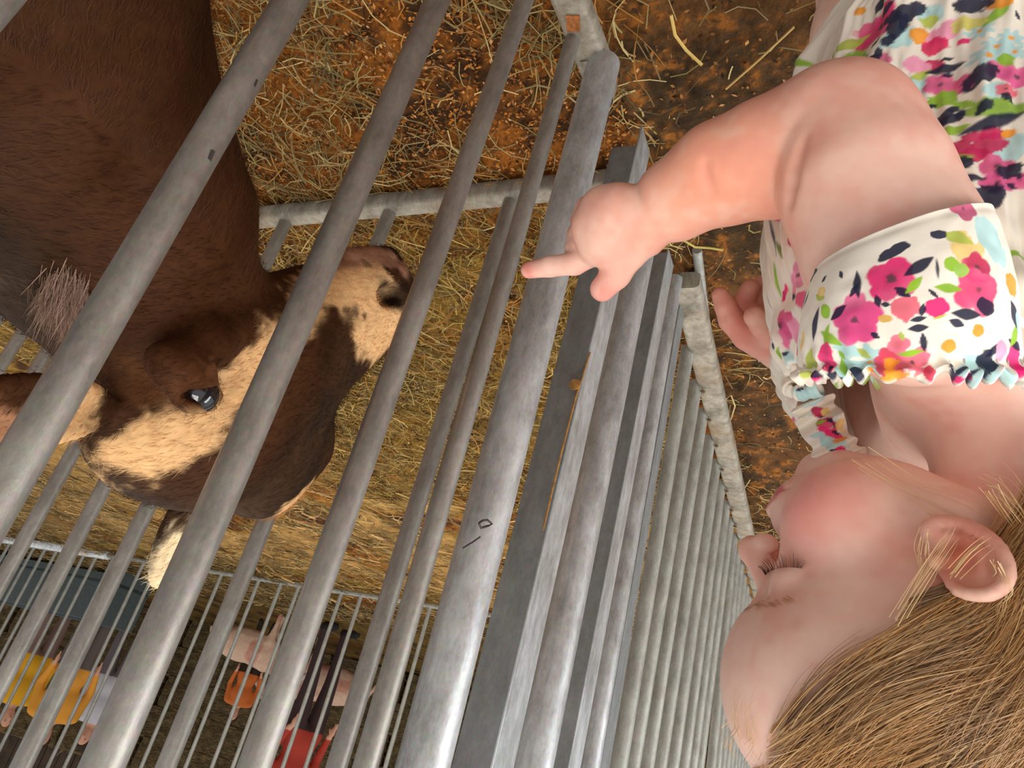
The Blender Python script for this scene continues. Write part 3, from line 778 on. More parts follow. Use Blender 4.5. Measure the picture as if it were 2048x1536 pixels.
S3 = cen + ax * (sq(np.cos(PH), .93) * bul * g)[..., None] + ad * (sq(np.sin(PH), .9) * bul * g)[..., None]
S3 = S3 + (Bc - Ac)[None, None] * ((.035 * np.sin(PH * 31 + 2 * np.sin(PH * 6)) + .02 * np.sin(PH * 13)) * np.exp(-(SS / .06) ** 2))[..., None]
slv = S3.reshape(-1, 3); slq = grid_faces(NU, NV)
slv, slq = with_lip(slv, slq, NU, .06, (Bc - Ac) / np.linalg.norm(Bc - Ac) * -1)
n0 = len(slv); last = slv[(NV - 1) * NU:NV * NU]; c = last.mean(0)
idx = (NV - 1) * NU + np.arange(NU); k = n0 + np.arange(NU)
slv = np.concatenate([slv, last + (c - last) * .05 + (Bc - Ac) * .03]); slq = np.concatenate([slq, np.stack([idx, np.roll(idx, -1), np.roll(k, -1), k], 1)])

# frilled strap going over the far shoulder, and the rolled elastic loop of the neckline
NS, NW = 150, 26
sp = [(1624, 802, .446), (1645, 850, .440), (1668, 895, .432), (1705, 935, .422), (1760, 975, .41)]
spw = np.array([P(*q) for q in sp]); tt = np.linspace(0, len(sp) - 1, NS)
cenl = np.stack([np.interp(tt, range(len(sp)), spw[:, i]) for i in range(3)], 1)
TT, WW = np.meshgrid(np.linspace(0, 1, NS), np.linspace(-1, 1, NW), indexing='ij')
side = camR * .9 - camD * .35; side /= np.linalg.norm(side); nrm = -ray(1670, 880)
ruf = (np.sin(TT * 47 + 3 * np.sin(TT * 9) + WW) * .0026 + np.sin(TT * 23 + 1 + 2 * WW) * .0022) * (.35 + np.abs(WW))
stv = cenl[:, None] + side * (WW * (.0120 + .0014 * np.sin(TT * 31 + 2 * np.sin(TT * 11))))[..., None] + nrm * (.006 * (1 - WW ** 2) + ruf)[..., None]
stv = stv.reshape(-1, 3); stq = grid_faces(NW, NS, False)
lp = [(1640, 775, .434), (1612, 786, .437), (1590, 783, .441), (1577, 772, .446), (1582, 762, .452), (1604, 758, .456), (1630, 752, .452)]
lpw = np.array([P(*q) for q in lp]); tt = np.linspace(0, len(lp) - 1, 90)
cl = np.stack([np.interp(tt, range(len(lp)), lpw[:, i]) for i in range(3)], 1)
for _ in range(6): cl[1:-1] = (cl[:-2] + cl[2:]) / 2 * .5 + cl[1:-1] * .5
LB = MB(); LB.tube(cl, .0046 + .0006 * np.sin(np.arange(90) * .37) + .0003 * np.sin(np.arange(90) * .83), 30)
lpv = np.concatenate(LB.v); lpq = np.array([f for f in LB.f if len(f) == 4])

# ---- print: watercolour flowers, leaves and dots anchored on the cloth itself
def normals(V, q):
    n = np.cross(V[q[:, 2]] - V[q[:, 0]], V[q[:, 3]] - V[q[:, 1]]); N = np.zeros_like(V)
    for i in range(4): np.add.at(N, q[:, i], n)
    return N / (np.linalg.norm(N, axis=1)[:, None] + 1e-12)
def outward(V, q):
    return q if ((V - V.mean(0)) * normals(V, q)).sum() > 0 else q[:, ::-1]
dq = outward(dv, dq); slq = outward(slv, slq); lpq = outward(lpv, lpq)
if (normals(stv, stq) @ nrm).sum() < 0: stq = stq[:, ::-1]
pieces = [[dv, dq], [slv, slq], [stv, stq], [lpv, lpq]]
cream = srgb(246, 236, 220)
AV = np.concatenate([p[0] for p in pieces]); offs = np.cumsum([0] + [len(p[0]) for p in pieces])
AN = np.concatenate([normals(*p) for p in pieces])
AQ = np.concatenate([p[1] + o for p, o in zip(pieces, offs)])
AC = np.repeat(cream[None], len(AV), 0)
bvh = BVHTree.FromPolygons([tuple(v) for v in AV], [tuple(int(i) for i in f) for f in AQ])
HOT = srgb(240, 36, 118); MID = srgb(240, 104, 150); COR = srgb(240, 110, 128); NAV = srgb(30, 34, 62); LIM = srgb(148, 192, 48); OLI = srgb(186, 196, 84)
BLU = srgb(186, 222, 220); ORA = srgb(246, 160, 50); PAL = srgb(242, 206, 130); MAG = srgb(200, 40, 92); PNK = srgb(248, 160, 190)
def paint(c, n, kind, r, rot, col, asp=1., seed=0, xr=None, soft=.12):
    d = AV - c; m = (np.einsum('ij,ij->i', d, d) < (r * 1.7) ** 2) & (AN @ n > -.05)
    ids = np.nonzero(m)[0]
    if not len(ids): return
    d = d[ids]
    X = camR - n * (camR @ n); X /= np.linalg.norm(X); Y = np.cross(X, n)
    if Y @ camD < 0: Y = -Y
    x = d @ X; y = d @ Y
    ca, sa = math.cos(rot), math.sin(rot); x, y = (x * ca + y * sa) / r, (-x * sa + y * ca) / r
    q = np.stack([d[:, 0], d[:, 1], d[:, 2]], 1)
    wob = (vnoise(q + seed * .37, 260, seed) - .5) * .5 + (vnoise(q + seed * .37, 700, seed + 1) - .5) * .25
    rr = np.hypot(x, y * 1.0); a = np.arctan2(y, x)
    if kind == 'flower':
        k = 5 if seed % 3 else 4
        e = .80 + .20 * np.abs(np.cos(a * k / 2 + seed)) * 1.15 - .05 + wob * .3 - rr
    elif kind == 'leaf':
        e = np.where(np.abs(x) < 1, (1 - np.abs(x) ** 1.6), -1) * asp - np.abs(y) + wob * .35 * asp
    elif kind == 'daisy':
        e = .35 + .6 * np.abs(np.cos(a * 3.5 + seed)) ** .7 - rr + wob * .2
    else:
        e = 1 - np.hypot(x, y / asp) + wob * 1.1
    w = sstep(-.5 * soft, .5 * soft, e)
    c0 = np.repeat(np.array(col)[None], len(ids), 0)
    if kind == 'flower':
        t = vnoise(q + 3, 180, seed + 5); c0 = c0 * (1 - .18 * sstep(.45, .75, t))[:, None] + np.array(PNK) * .0
        lt = sstep(.35, .8, vnoise(q + 9, 130, seed + 9)) * .45 * sstep(.2, .9, rr)
        c0 = c0 * (1 - lt[:, None]) + srgb(250, 150, 180) * lt[:, None]
        dk = sstep(.34, .10, rr + wob * .4) if False else 1 - sstep(.06, .2, rr + wob * .7)
        c0 = c0 * (1 - dk[:, None] * .85) + srgb(50, 44, 52) * dk[:, None] * .85
    elif kind == 'daisy':
        dk = 1 - sstep(.16, .26, rr); c0 = c0 * (1 - dk[:, None]) + ORA * dk[:, None]
    else:
        t = vnoise(q + 3, 220, seed + 5); c0 = c0 * (.86 + .3 * t)[:, None]
    op = .96 if kind != 'wash' else .7
    w = (w * op)[:, None]
    AC[ids] = AC[ids] * (1 - w) + c0 * w
marks = [  # (u, v, kind, radius px, rotation deg, colour, aspect)
 (1749,716,'blob',20,0,BLU,.8),(1749,751,'blob',22,0,BLU,.8),(1632,795,'blob',30,0,BLU,.5),(1983,766,'blob',40,70,BLU,.7),(1985,480,'blob',34,60,BLU,.6),
 (1804,73,'blob',28,-20,BLU,.6),(1804,233,'blob',28,20,BLU,.8),(2023,294,'blob',28,0,BLU,.8),(1839,175,'blob',24,0,BLU,.7),(1862,30,'blob',18,0,BLU,1),(1994,180,'blob',20,0,BLU,.7),
 (1942,508,'blob',34,60,PAL,.7),(1700,735,'blob',20,0,BLU,.8),(1575,720,'blob',16,80,BLU,.7),(1690,330,'blob',10,0,BLU,1),
 (1994,93,'daisy',18,0,BLU,1),(2022,76,'daisy',17,10,BLU,1),(1979,110,'daisy',20,0,BLU,1),(2030,104,'daisy',16,0,BLU,1),(1960,62,'daisy',16,0,BLU,1),
 (1891,61,'blob',30,-15,PNK,.5),(1781,558,'flower',42,10,HOT,1),(1711,640,'flower',48,40,srgb(238,70,140),1),(1560,652,'flower',32,80,srgb(236,84,146),1),(1813,617,'blob',22,30,COR,.9),
 (1875,615,'blob',19,0,HOT,.8),(1954,536,'flower',24,0,MAG,1),(1955,582,'flower',38,30,srgb(236,70,124),1),(1597,552,'flower',26,0,PNK,1),(1594,660,'blob',24,80,PNK,.6),(1606,600,'blob',20,90,MID,.5),
 (1570,590,'blob',10,0,HOT,1),(1560,430,'blob',16,60,MID,.5),(1580,480,'blob',18,80,MAG,.4),
 (1778,719,'flower',23,0,srgb(226,64,92),1),(1825,725,'flower',19,0,COR,1),(1796,690,'flower',19,20,COR,1),(1790,757,'blob',25,60,ORA,.8),(1822,757,'blob',20,0,srgb(240,90,96),.9),(1860,748,'blob',16,80,srgb(232,60,92),.6),
 (1655,775,'blob',15,0,HOT,.8),(1629,754,'blob',14,20,HOT,.6),(1916,763,'blob',12,0,HOT,.8),(2018,728,'blob',20,80,srgb(220,40,120),.6),(1652,706,'blob',17,60,HOT,.6),(1660,730,'blob',17,70,srgb(240,70,130),.6),(2040,740,'blob',12,80,HOT,.6),(2032,690,'leaf',18,20,NAV,.3),
 (1757,58,'flower',30,10,HOT,1),(1754,122,'flower',17,0,srgb(232,110,150),1),(1752,147,'flower',17,30,srgb(228,100,140),1),(1868,93,'blob',15,0,srgb(224,40,96),1),(1880,169,'flower',22,0,srgb(236,100,150),1),(1929,166,'flower',17,0,srgb(236,90,140),1),
 (1996,140,'flower',17,0,srgb(240,90,150),1),(2034,154,'flower',18,0,srgb(244,100,160),1),(2014,177,'flower',13,0,COR,1),(1929,82,'blob',9,0,HOT,.7),(1865,134,'blob',12,0,MAG,1),(1833,131,'blob',16,0,PNK,1),(1708,163,'blob',13,-20,PNK,.7),
 (1918,300,'blob',19,0,MAG,.9),(1947,274,'blob',15,0,MAG,.7),(1979,288,'blob',26,-20,MAG,.6),(1988,265,'blob',15,0,MAG,.9),(1950,309,'blob',17,-10,MAG,.7),(1994,332,'flower',23,0,srgb(226,84,140),1),(1994,364,'flower',21,0,srgb(228,90,150),1),(2040,362,'flower',17,0,srgb(236,90,150),1),(1927,417,'flower',21,0,srgb(210,90,130),1),
 (1693,131,'blob',36,-45,LIM,.5),(1994,26,'leaf',26,-35,LIM,.28),(1883,198,'blob',17,0,LIM,.9),(1927,210,'leaf',20,50,LIM,.35),(1994,216,'leaf',48,12,srgb(140,178,60),.38),(1903,260,'leaf',20,-10,LIM,.4),(1892,332,'leaf',40,-8,srgb(140,178,60),.4),
 (1862,303,'blob',18,0,OLI,.8),(1752,178,'blob',15,0,OLI,.9),(1793,178,'leaf',17,-60,OLI,.4),(1699,88,'leaf',24,-15,OLI,.4),(1842,152,'leaf',18,-20,OLI,.4),(1862,44,'blob',11,0,OLI,1),(1935,47,'blob',12,0,srgb(232,224,120),1),(2014,120,'blob',11,0,LIM,1),(1704,120,'blob',10,0,OLI,1),
 (1839,70,'blob',15,-60,ORA,.8),(1792,204,'leaf',16,-20,ORA,.5),(2002,3,'blob',12,0,ORA,1),(1720,23,'blob',8,0,ORA,1),(2017,268,'blob',9,0,ORA,.7),
 (1816,23,'blob',22,-20,NAV,.7),(1792,50,'leaf',26,-70,NAV,.5),(1808,44,'leaf',18,-65,NAV,.3),(1775,82,'blob',11,0,NAV,.8),(1967,143,'blob',21,-30,NAV,.8),(1944,12,'blob',22,10,NAV,.7),(1760,9,'leaf',14,-40,NAV,.5),(1773,18,'leaf',12,30,NAV,.5),
 (1890,137,'leaf',24,5,NAV,.35),(1704,143,'leaf',24,-20,NAV,.3),(1757,105,'leaf',13,-80,NAV,.45),(1737,122,'blob',10,0,NAV,.8),(1763,204,'blob',17,30,NAV,.8),(1822,201,'leaf',18,70,NAV,.6),(1781,194,'leaf',12,0,NAV,.4),
 (1877,247,'leaf',30,-30,NAV,.35),(1900,238,'leaf',22,-25,NAV,.35),(1921,230,'leaf',14,-60,NAV,.4),(1988,242,'leaf',42,-14,NAV,.26),(1965,213,'leaf',16,-40,NAV,.5),(1857,292,'leaf',18,-20,NAV,.35),(1927,324,'blob',13,0,NAV,.9),
 (1915,359,'leaf',38,6,NAV,.26),(1965,399,'blob',24,-40,NAV,.7),(2020,344,'blob',16,0,NAV,.9),(2035,30,'leaf',7,90,NAV,.5),(1895,118,'leaf',9,0,NAV,.4),(1896,151,'leaf',8,0,NAV,.5),(2020,194,'leaf',9,60,NAV,.6),(1906,219,'blob',6,0,NAV,1),(1863,213,'leaf',8,0,NAV,.5),
 (1750,86,'leaf',10,-20,NAV,.3),(1898,388,'leaf',10,-20,NAV,.5),(1989,380,'leaf',9,0,NAV,.6),(2022,372,'leaf',9,60,NAV,.5),
 (1714,567,'leaf',24,-75,NAV,.3),(1708,580,'leaf',14,-50,NAV,.4),(1787,503,'blob',30,-12,NAV,.35),(1837,533,'leaf',28,-28,NAV,.38),(1875,538,'leaf',20,92,NAV,.13),(1867,587,'leaf',12,50,NAV,.3),(1805,584,'leaf',16,40,NAV,.5),(1755,602,'leaf',12,80,NAV,.5),(1771,609,'leaf',8,10,NAV,.6),
 (1845,620,'leaf',12,-80,NAV,.45),(1837,638,'leaf',14,-12,NAV,.38),(1837,656,'leaf',17,-8,NAV,.42),(1847,684,'leaf',18,78,NAV,.35),(1676,625,'leaf',18,-28,NAV,.4),(1629,649,'leaf',24,-72,NAV,.28),(1750,671,'leaf',9,30,NAV,.6),(1932,628,'leaf',24,4,NAV,.38),(1914,646,'leaf',14,20,NAV,.5),(1972,613,'blob',16,20,NAV,.7),
 (1648,558,'leaf',6,30,NAV,.6),(1682,549,'leaf',8,90,NAV,.5),(1878,470,'blob',13,0,NAV,.6),(1610,510,'leaf',16,90,NAV,.15),(1586,594,'leaf',10,-60,NAV,.4),(1612,600,'leaf',14,-60,NAV,.3),(1546,470,'leaf',40,96,NAV,.07),(1553,560,'leaf',30,95,LIM,.16),(1560,500,'leaf',30,95,srgb(120,140,60),.14),
 (1536,600,'leaf',30,92,NAV,.06),(1546,690,'leaf',12,60,NAV,.3),(1570,708,'leaf',8,0,NAV,.6),
 (1828,570,'leaf',20,-45,LIM,.4),(1897,576,'leaf',22,8,LIM,.38),(1905,530,'blob',13,0,LIM,.9),(1922,540,'blob',11,0,srgb(160,200,90),.9),(1658,676,'leaf',24,35,LIM,.32),(1652,668,'leaf',16,-70,LIM,.3),(1650,624,'blob',12,70,LIM,.7),(1822,707,'leaf',20,-18,LIM,.32),(1684,710,'leaf',10,30,LIM,.4),
 (1728,707,'leaf',14,10,OLI,.45),(1640,593,'leaf',12,70,OLI,.5),(1558,709,'leaf',15,70,LIM,.45),(1919,476,'blob',20,20,OLI,.6),(1803,672,'leaf',10,70,OLI,.4),(1880,634,'leaf',12,-20,OLI,.2),
 (1705,766,'blob',18,-60,LIM,.7),(1892,781,'blob',22,-60,LIM,.7),(1758,778,'blob',20,0,OLI,.5),(1687,737,'leaf',16,90,LIM,.4),(1625,725,'leaf',22,-40,OLI,.5),(1850,790,'blob',20,0,srgb(200,200,90),.5),(2030,670,'leaf',16,-60,LIM,.4),
 (1714,748,'blob',16,60,NAV,.7),(1968,733,'blob',16,-60,NAV,.9),(1892,804,'blob',10,0,NAV,.9),(1796,804,'blob',11,0,NAV,.8),(1664,752,'leaf',15,-60,NAV,.5),(1687,779,'leaf',12,70,NAV,.5),(1731,785,'leaf',14,-40,NAV,.4),(1626,747,'leaf',18,10,NAV,.4),(1920,742,'leaf',24,-10,NAV,.2),(1990,700,'leaf',16,-50,NAV,.4),(2010,780,'leaf',20,40,NAV,.3),
 (2030,630,'leaf',18,60,NAV,.5),(1772,637,'blob',13,0,srgb(230,180,90),.6),(1897,693,'blob',13,20,ORA,.8),(1957,661,'blob',9,0,ORA,1),(2024,570,'blob',14,10,ORA,.9),(1643,582,'blob',9,80,PAL,.6),(1605,682,'blob',12,90,PAL,.6),(2005,700,'blob',14,60,PNK,.6),(2036,650,'blob',16,60,BLU,.6),
 (1650,845,'blob',14,0,srgb(226,70,110),.8),(1665,870,'blob',12,0,HOT,.7),(1640,832,'leaf',8,0,NAV,.5),(1672,888,'blob',14,0,BLU,.8),(1690,905,'leaf',9,0,NAV,.5),(1694,915,'blob',12,0,HOT,.6),(1680,850,'blob',10,0,PAL,.8),(1700,930,'blob',12,0,HOT,.6),
 (1636,822,'blob',12,0,MAG,.7),(1652,822,'blob',8,0,PAL,.8),(1660,840,'leaf',8,60,NAV,.5),(1646,858,'blob',10,0,HOT,.6),(1656,884,'blob',12,0,BLU,.7),(1672,866,'leaf',8,0,NAV,.4),(1680,880,'blob',9,0,ORA,.7),(1682,900,'blob',10,0,HOT,.6),(1668,902,'leaf',8,20,NAV,.5),(1698,918,'leaf',8,0,NAV,.5),(1640,845,'blob',7,0,LIM,.6),
 (1600,778,'leaf',8,0,NAV,.5),(1620,795,'blob',16,0,BLU,.5),(1588,770,'leaf',8,30,srgb(110,100,60),.5)]
for i, (u, v, kind, rp, rot, col, asp) in enumerate(marks):
    r_ = ray(u, v); hit = bvh.ray_cast(Vector(C0), Vector(r_))
    if hit[0] is None: continue
    loc = np.array(hit[0]); n = np.array(hit[1]);
    ids_n = AN[np.argmin(((AV - loc) ** 2).sum(1))]
    if ids_n @ r_ > 0: ids_n = -ids_n
    gz = max(.45, -(ids_n @ r_))
    paint(loc, ids_n, kind, rp * hit[3] / F / math.sqrt(gz), math.radians(rot), col, asp, i)
# the same print carries on round the sides and back
seen = (AN @ -ray(1790, 400)) > .1
rest = np.nonzero(~seen | (AV[:, 0] < -.1))[0]
cols = [HOT, MID, COR, MAG, srgb(236, 90, 140)]
for i in range(170):
    j = rest[rng.integers(len(rest))]
    kk = rng.integers(10)
    if kk < 3: a = ('flower', rng.uniform(.004, .011), cols[rng.integers(5)], 1)
    elif kk < 7: a = ('leaf', rng.uniform(.003, .008), NAV if kk < 6 else LIM, .4)
    else: a = ('blob', rng.uniform(.003, .008), [BLU, ORA, OLI][kk - 7], .8)
    paint(AV[j], AN[j], a[0], a[1], rng.uniform(0, 6.28), a[2], a[3], 500 + i)
flank = np.nonzero((AV[:, 0] > -.06) & (AV[:, 2] < .42) & (AV[:, 2] > .25) & (AN[:, 0] > .3))[0]
for i in range(34):
    j = flank[rng.integers(len(flank))]; a = [('flower', .009, HOT), ('leaf', .007, NAV), ('leaf', .008, LIM), ('blob', .006, BLU), ('flower', .007, MID), ('leaf', .006, NAV), ('blob', .005, ORA)][i % 7]
    paint(AV[j], AN[j], a[0], a[1] * rng.uniform(.7, 1.2), rng.uniform(0, 6.28), a[2], .45 if a[0] == 'leaf' else .9, 700 + i)
M_cloth = vcol_mat('printed_cotton', .85, .06, 1400, spec=.15, sheen=.1)
romper = new_mesh('floral_romper', dv, dq, M_cloth, girl, col=AC[offs[0]:offs[1]])
s_ = new_mesh('sleeve', slv, slq, M_cloth, girl, col=AC[offs[1]:offs[2]])
def reparent(o, p): o.parent = p; o.matrix_parent_inverse = p.matrix_world.inverted()
t_ = new_mesh('frilled_strap', stv, stq, M_cloth, girl, col=AC[offs[2]:offs[3]])
l_ = new_mesh('neckline_loop', lpv, lpq, M_cloth, girl, col=AC[offs[3]:])
for o in (romper, s_, t_):
    so = o.modifiers.new('cloth', 'SOLIDIFY'); so.thickness = .0009; so.offset = -1
# ------------------------------------------------------------------ hair, lashes, brows
def head_only(p): return head_sdf(p.astype(np.float32))
def hgrad(p, f, e=.0012):
    g = np.stack([f(p + [e, 0, 0]) - f(p - [e, 0, 0]), f(p + [0, e, 0]) - f(p - [0, e, 0]), f(p + [0, 0, e]) - f(p - [0, 0, e])], 1)
    return g / (np.linalg.norm(g, axis=1)[:, None] + 1e-9)
def skull(p):
    q = ((p - HC) @ HM.T) * 100
    q = q.astype(np.float32); d = ell(q, (-1.0, 0, 3.0), (9.0, 6.7, 7.4)); d = smin(d, ell(q, (3.3, 0, 4.3), (5.85, 5.6, 5.6)), 1.2)
    ps = q.copy(); ps[:, 1] = abs(ps[:, 1])
    d = smin(d, cone(ps, (-4, 3.5, -1), (-3.2, 2.8, -6), 3.4, 3.0), 2.0)
    return d * .01
def hairline(q):
    """>0 where the scalp carries hair; q in head centimetres"""
    x, y, z = q[:, 0], np.abs(q[:, 1]), q[:, 2]
    lim = 4.9 + 0 * x                                     # how far forward hair grows
    lim = np.interp(z, [-6, -2.4, -1.2, .8, 2.2, 4.2, 6.2, 7.8, 10.5], [-5.5, -4.4, -.6, .8, 1.4, 3.0, 4.3, 5.5, 7.0])
    return lim - x - .35 * np.sin(y * 3 + z * 2)
N = 36000
d0 = rng.normal(0, 1, (N * 2, 3)); d0 /= np.linalg.norm(d0, axis=1)[:, None]
q = d0 * [9, 7, 8] + [-1, 0, 2.4]
q = q[(hairline(q) > 0) & (q[:, 2] > -4.8)][:N]
p = HC + .01 * (q @ HM)
for _ in range(3): p = p - hgrad(p, skull) * skull(p)[:, None]
q = ((p - HC) @ HM.T) * 100
root = p.copy(); n = len(p)
sd = np.sign(q[:, 1]); sd[sd == 0] = 1
K = 12
L = rng.uniform(.035, .085, n)
side_w = sstep(2.0, 5.2, np.abs(q[:, 1]))
lift = rng.uniform(.0008, .0048, n) * (1 + .7 * sstep(5, 9, q[:, 2]))
jit = rng.normal(0, .22, (n, 3)); wavep = rng.uniform(0, 6.28, n); clumpd = np.stack([vnoise(q, .55, 61), vnoise(q, .55, 62), vnoise(q, .55, 63)], 1) - .5
cur = p.copy(); path = []
for k in range(K):
    t = k / (K - 1)
    hq = ((cur - HC) @ HM.T) * 100
    top = np.stack([-.42 + 0 * sd, .62 * sd, -.5 + 0 * sd], 1)                  # crown hair falls to the side
    back = np.stack([-.95 + 0 * sd, .25 * sd, -.62 + 0 * sd], 1)                                       # temple hair is swept back over the ear
    low = np.stack([-.45 + 0 * sd, .0 * sd, -1 + 0 * sd], 1)
    w1 = sstep(3.0, 6.5, hq[:, 2])[:, None]; w2 = sstep(-2, 1.0, hq[:, 0] + .3 * hq[:, 2])[:, None]
    dloc = top * w1 + (1 - w1) * (back * w2 + low * (1 - w2))
    dloc = dloc + clumpd * .9 + jit * .35 + .12 * np.sin(wavep + t * 5)[:, None]
    dw = dloc @ HM
    g = hgrad(cur, skull); dw = dw - g * np.einsum('ij,ij->i', dw, g)[:, None]; dw /= np.linalg.norm(dw, axis=1)[:, None] + 1e-9
    prof = .0006 + lift * np.sin(min(t * 1.6 + .08, 1.35))
    here = cur + g * (prof - skull(cur))[:, None]
    path.append(here)
    cur = here + dw * (L / K)[:, None]
path = np.stack(path, 1)
def strands(path, w0, col, face=None):
    """flat thin ribbons facing away from the head"""
    n, K, _ = path.shape
    T = np.gradient(path, axis=1); T /= np.linalg.norm(T, axis=2)[..., None] + 1e-12
    c = (HC - np.array([0, 0, .0]))
    O = path - c; O /= np.linalg.norm(O, axis=2)[..., None]
    O = O + rng.normal(0, .35, (n, 1, 3))
    S = np.cross(T, O); S /= np.linalg.norm(S, axis=2)[..., None] + 1e-12
    w = w0[:, None] * np.linspace(1, .25, K)[None]
    A = path - S * w[..., None] / 2; B = path + S * w[..., None] / 2
    V = np.stack([A, B], 2).reshape(n, 2 * K, 3)
    q0 = np.array([[2 * i, 2 * i + 1, 2 * i + 3, 2 * i + 2] for i in range(K - 1)])
    q = (np.arange(n)[:, None, None] * 2 * K + q0).reshape(-1, 4)
    return V.reshape(-1, 3), q, np.repeat(col, 2 * K, 0)
gold = srgb(206, 152, 90); brown = srgb(124, 86, 48); lightc = srgb(232, 198, 142)
tq = vnoise(q, .9, 71)
hc = brown + (gold - brown) * sstep(.2, .75, tq * .8 + rng.uniform(0, .3, n))[:, None]
hc = hc + (lightc - hc) * (rng.uniform(0, 1, n) > .86)[:, None] * .6
hV, hQ, hC_ = strands(path, rng.uniform(.00025, .0006, n), hc)
M_hair = vcol_mat('blonde_hair', .38, 0, spec=.6)
hair = new_mesh('hair', hV, hQ, M_hair, girl, col=hC_, smooth=True); tag(hair, 'fine golden blonde hair swept over the ear')
# scalp cap so that no bare skin shows between the strands
def cap_sdf(p):
    d = skull(p) - .0012
    q = ((p - v3(HC)) @ HMf.T) * 100
    return np.maximum(d, -(hairline(q) - .5) * .004)
cV, cQ = surface(cap_sdf, (-.20, .28, .62), (.10, .52, .88), .003)
cq = ((cV - HC) @ HM.T) * 100
cc = brown * .8 + (gold * .8 - brown * .8) * sstep(.3, .7, vnoise(cq * [1, 1, 1], 3.0, 73))[:, None]
new_mesh('scalp_hair', cV, cQ, M_hair, girl, col=cc)
# fly-away wisps round the forehead, ear and nape
def wisps(spec, w, col):
    for pts in spec:
        pw = np.array([P(*a) for a in pts]); tt = np.linspace(0, len(pts) - 1, 14)
        yield np.stack([np.interp(tt, range(len(pts)), pw[:, i]) for i in range(3)], 1)
ws = []
def bundle(pts, n, spread, t):
    for _ in range(n):
        o = rng.normal(0, spread, 2); o2 = rng.normal(0, spread * .6, 2)
        m = len(pts); tt = np.linspace(0, 1, 12); q = np.array(pts, float)
        u = np.interp(tt, np.linspace(0, 1, m), q[:, 0]) + o[0] + (o2[0]) * np.sin(tt * 3)
        v = np.interp(tt, np.linspace(0, 1, m), q[:, 1]) + o[1] + (o2[1]) * np.sin(tt * 3)
        d = t + rng.uniform(-.006, .006) + .004 * np.sin(tt * 3.1)
        if callable(t): d = t(tt)
        a = np.array([P(x, y, z) for x, y, z in zip(u, v, d * np.ones(12))])
        for _k in range(3): a[1:-1] = (a[:-2] + a[2:] + 2 * a[1:-1]) / 4
        # keep wisps on or above the skin
        for _k in range(4):
            s_ = body_sdf(a.astype(np.float32)); g = hgrad(a, lambda z: body_sdf(z.astype(np.float32)))
            a = a + g * np.maximum(.0012 - s_, 0)[:, None]
        ws.append(a)
bundle([(1800, 1230), (1850, 1150), (1885, 1100), (1905, 1070)], 16, 11, .335)     # over the ear front
bundle([(1905, 1150), (1930, 1118), (1955, 1095), (1975, 1085)], 12, 7, .328)
bundle([(1850, 1070), (1842, 1110), (1850, 1150)], 12, 8, .34)
bundle([(1850, 1040), (1930, 1060), (2040, 1080), (2080, 1085)], 10, 10, .36)
bundle([(1720, 915), (1830, 985), (1930, 1050), (2060, 1085)], 10, 9, .375)
bundle([(1990, 975), (2020, 1000), (2060, 1060), (2090, 1100)], 60, 16, .36)      # nape lock
bundle([(1760, 920), (1880, 1010), (2000, 1070)], 6, 6, .38)
bundle([(1990, 1130), (2015, 1170), (2000, 1230)], 10, 9, .335)
bundle([(1450, 1500), (1462, 1460), (1470, 1430)], 7, 8, .395)
bundle([(1470, 1520), (1440, 1470), (1425, 1440)], 4, 5, .398)
bundle([(1480, 1470), (1520, 1420), (1545, 1395)], 14, 16, .372)
bundle([(1500, 1500), (1530, 1440), (1525, 1400)], 14, 18, .370)
wp = np.array(ws)
wc = lightc * rng.uniform(.75, 1.1, (len(wp), 1))
wV, wQ, wC = strands(wp, np.full(len(wp), .00030), wc)
tag(new_mesh('loose_wisps', wV, wQ, M_hair, girl, col=wC), kind='stuff')
# upper eyelashes, seen from above on the lowered lid
def skinproj(a, off=.0):
    for _ in range(5):
        s_ = head_only(a); a = a - hgrad(a, head_only) * (s_ - off)[:, None]
    return a
def cast(u, v):
    r_ = ray(u, v); t = .26; pt = C0 + r_ * t
    for _ in range(80):
        d = float(head_only(pt[None])[0]); t += d * .8; pt = C0 + r_ * t
        if abs(d) < 2e-5: break
    return pt, t
bpx = [(1531, 1150), (1539, 1143), (1551, 1138), (1568, 1135), (1586, 1135), (1604, 1137)]
tpx = [(1515, 1136), (1522, 1124), (1538, 1113), (1560, 1109), (1588, 1112), (1611, 1124)]
M_lash = plain('lash', srgb(84, 60, 50), .5, var=0, bump=0)
lash = []
for i in range(64):
    f = (i + rng.uniform(-.3, .3)) / 63 * 5; f = min(max(f, 0), 5)
    bu_, bv2 = np.interp(f, range(6), [x[0] for x in bpx]), np.interp(f, range(6), [x[1] for x in bpx])
    tu_, tv_ = np.interp(f, range(6), [x[0] for x in tpx]) + rng.normal(0, 2.5), np.interp(f, range(6), [x[1] for x in tpx]) + rng.normal(0, 3)
    p0, t0 = cast(bu_, bv2); p2 = P(tu_, tv_, t0 - .0035 - .001 * rng.uniform()); p1 = (p0 + p2) / 2 + HM[1] * .0016 - HM[2] * .0012
    tt = np.linspace(0, 1, 7)[:, None]; lash.append(p0 * (1 - tt) ** 2 + 2 * p1 * tt * (1 - tt) + p2 * tt ** 2)
lash = np.array(lash)
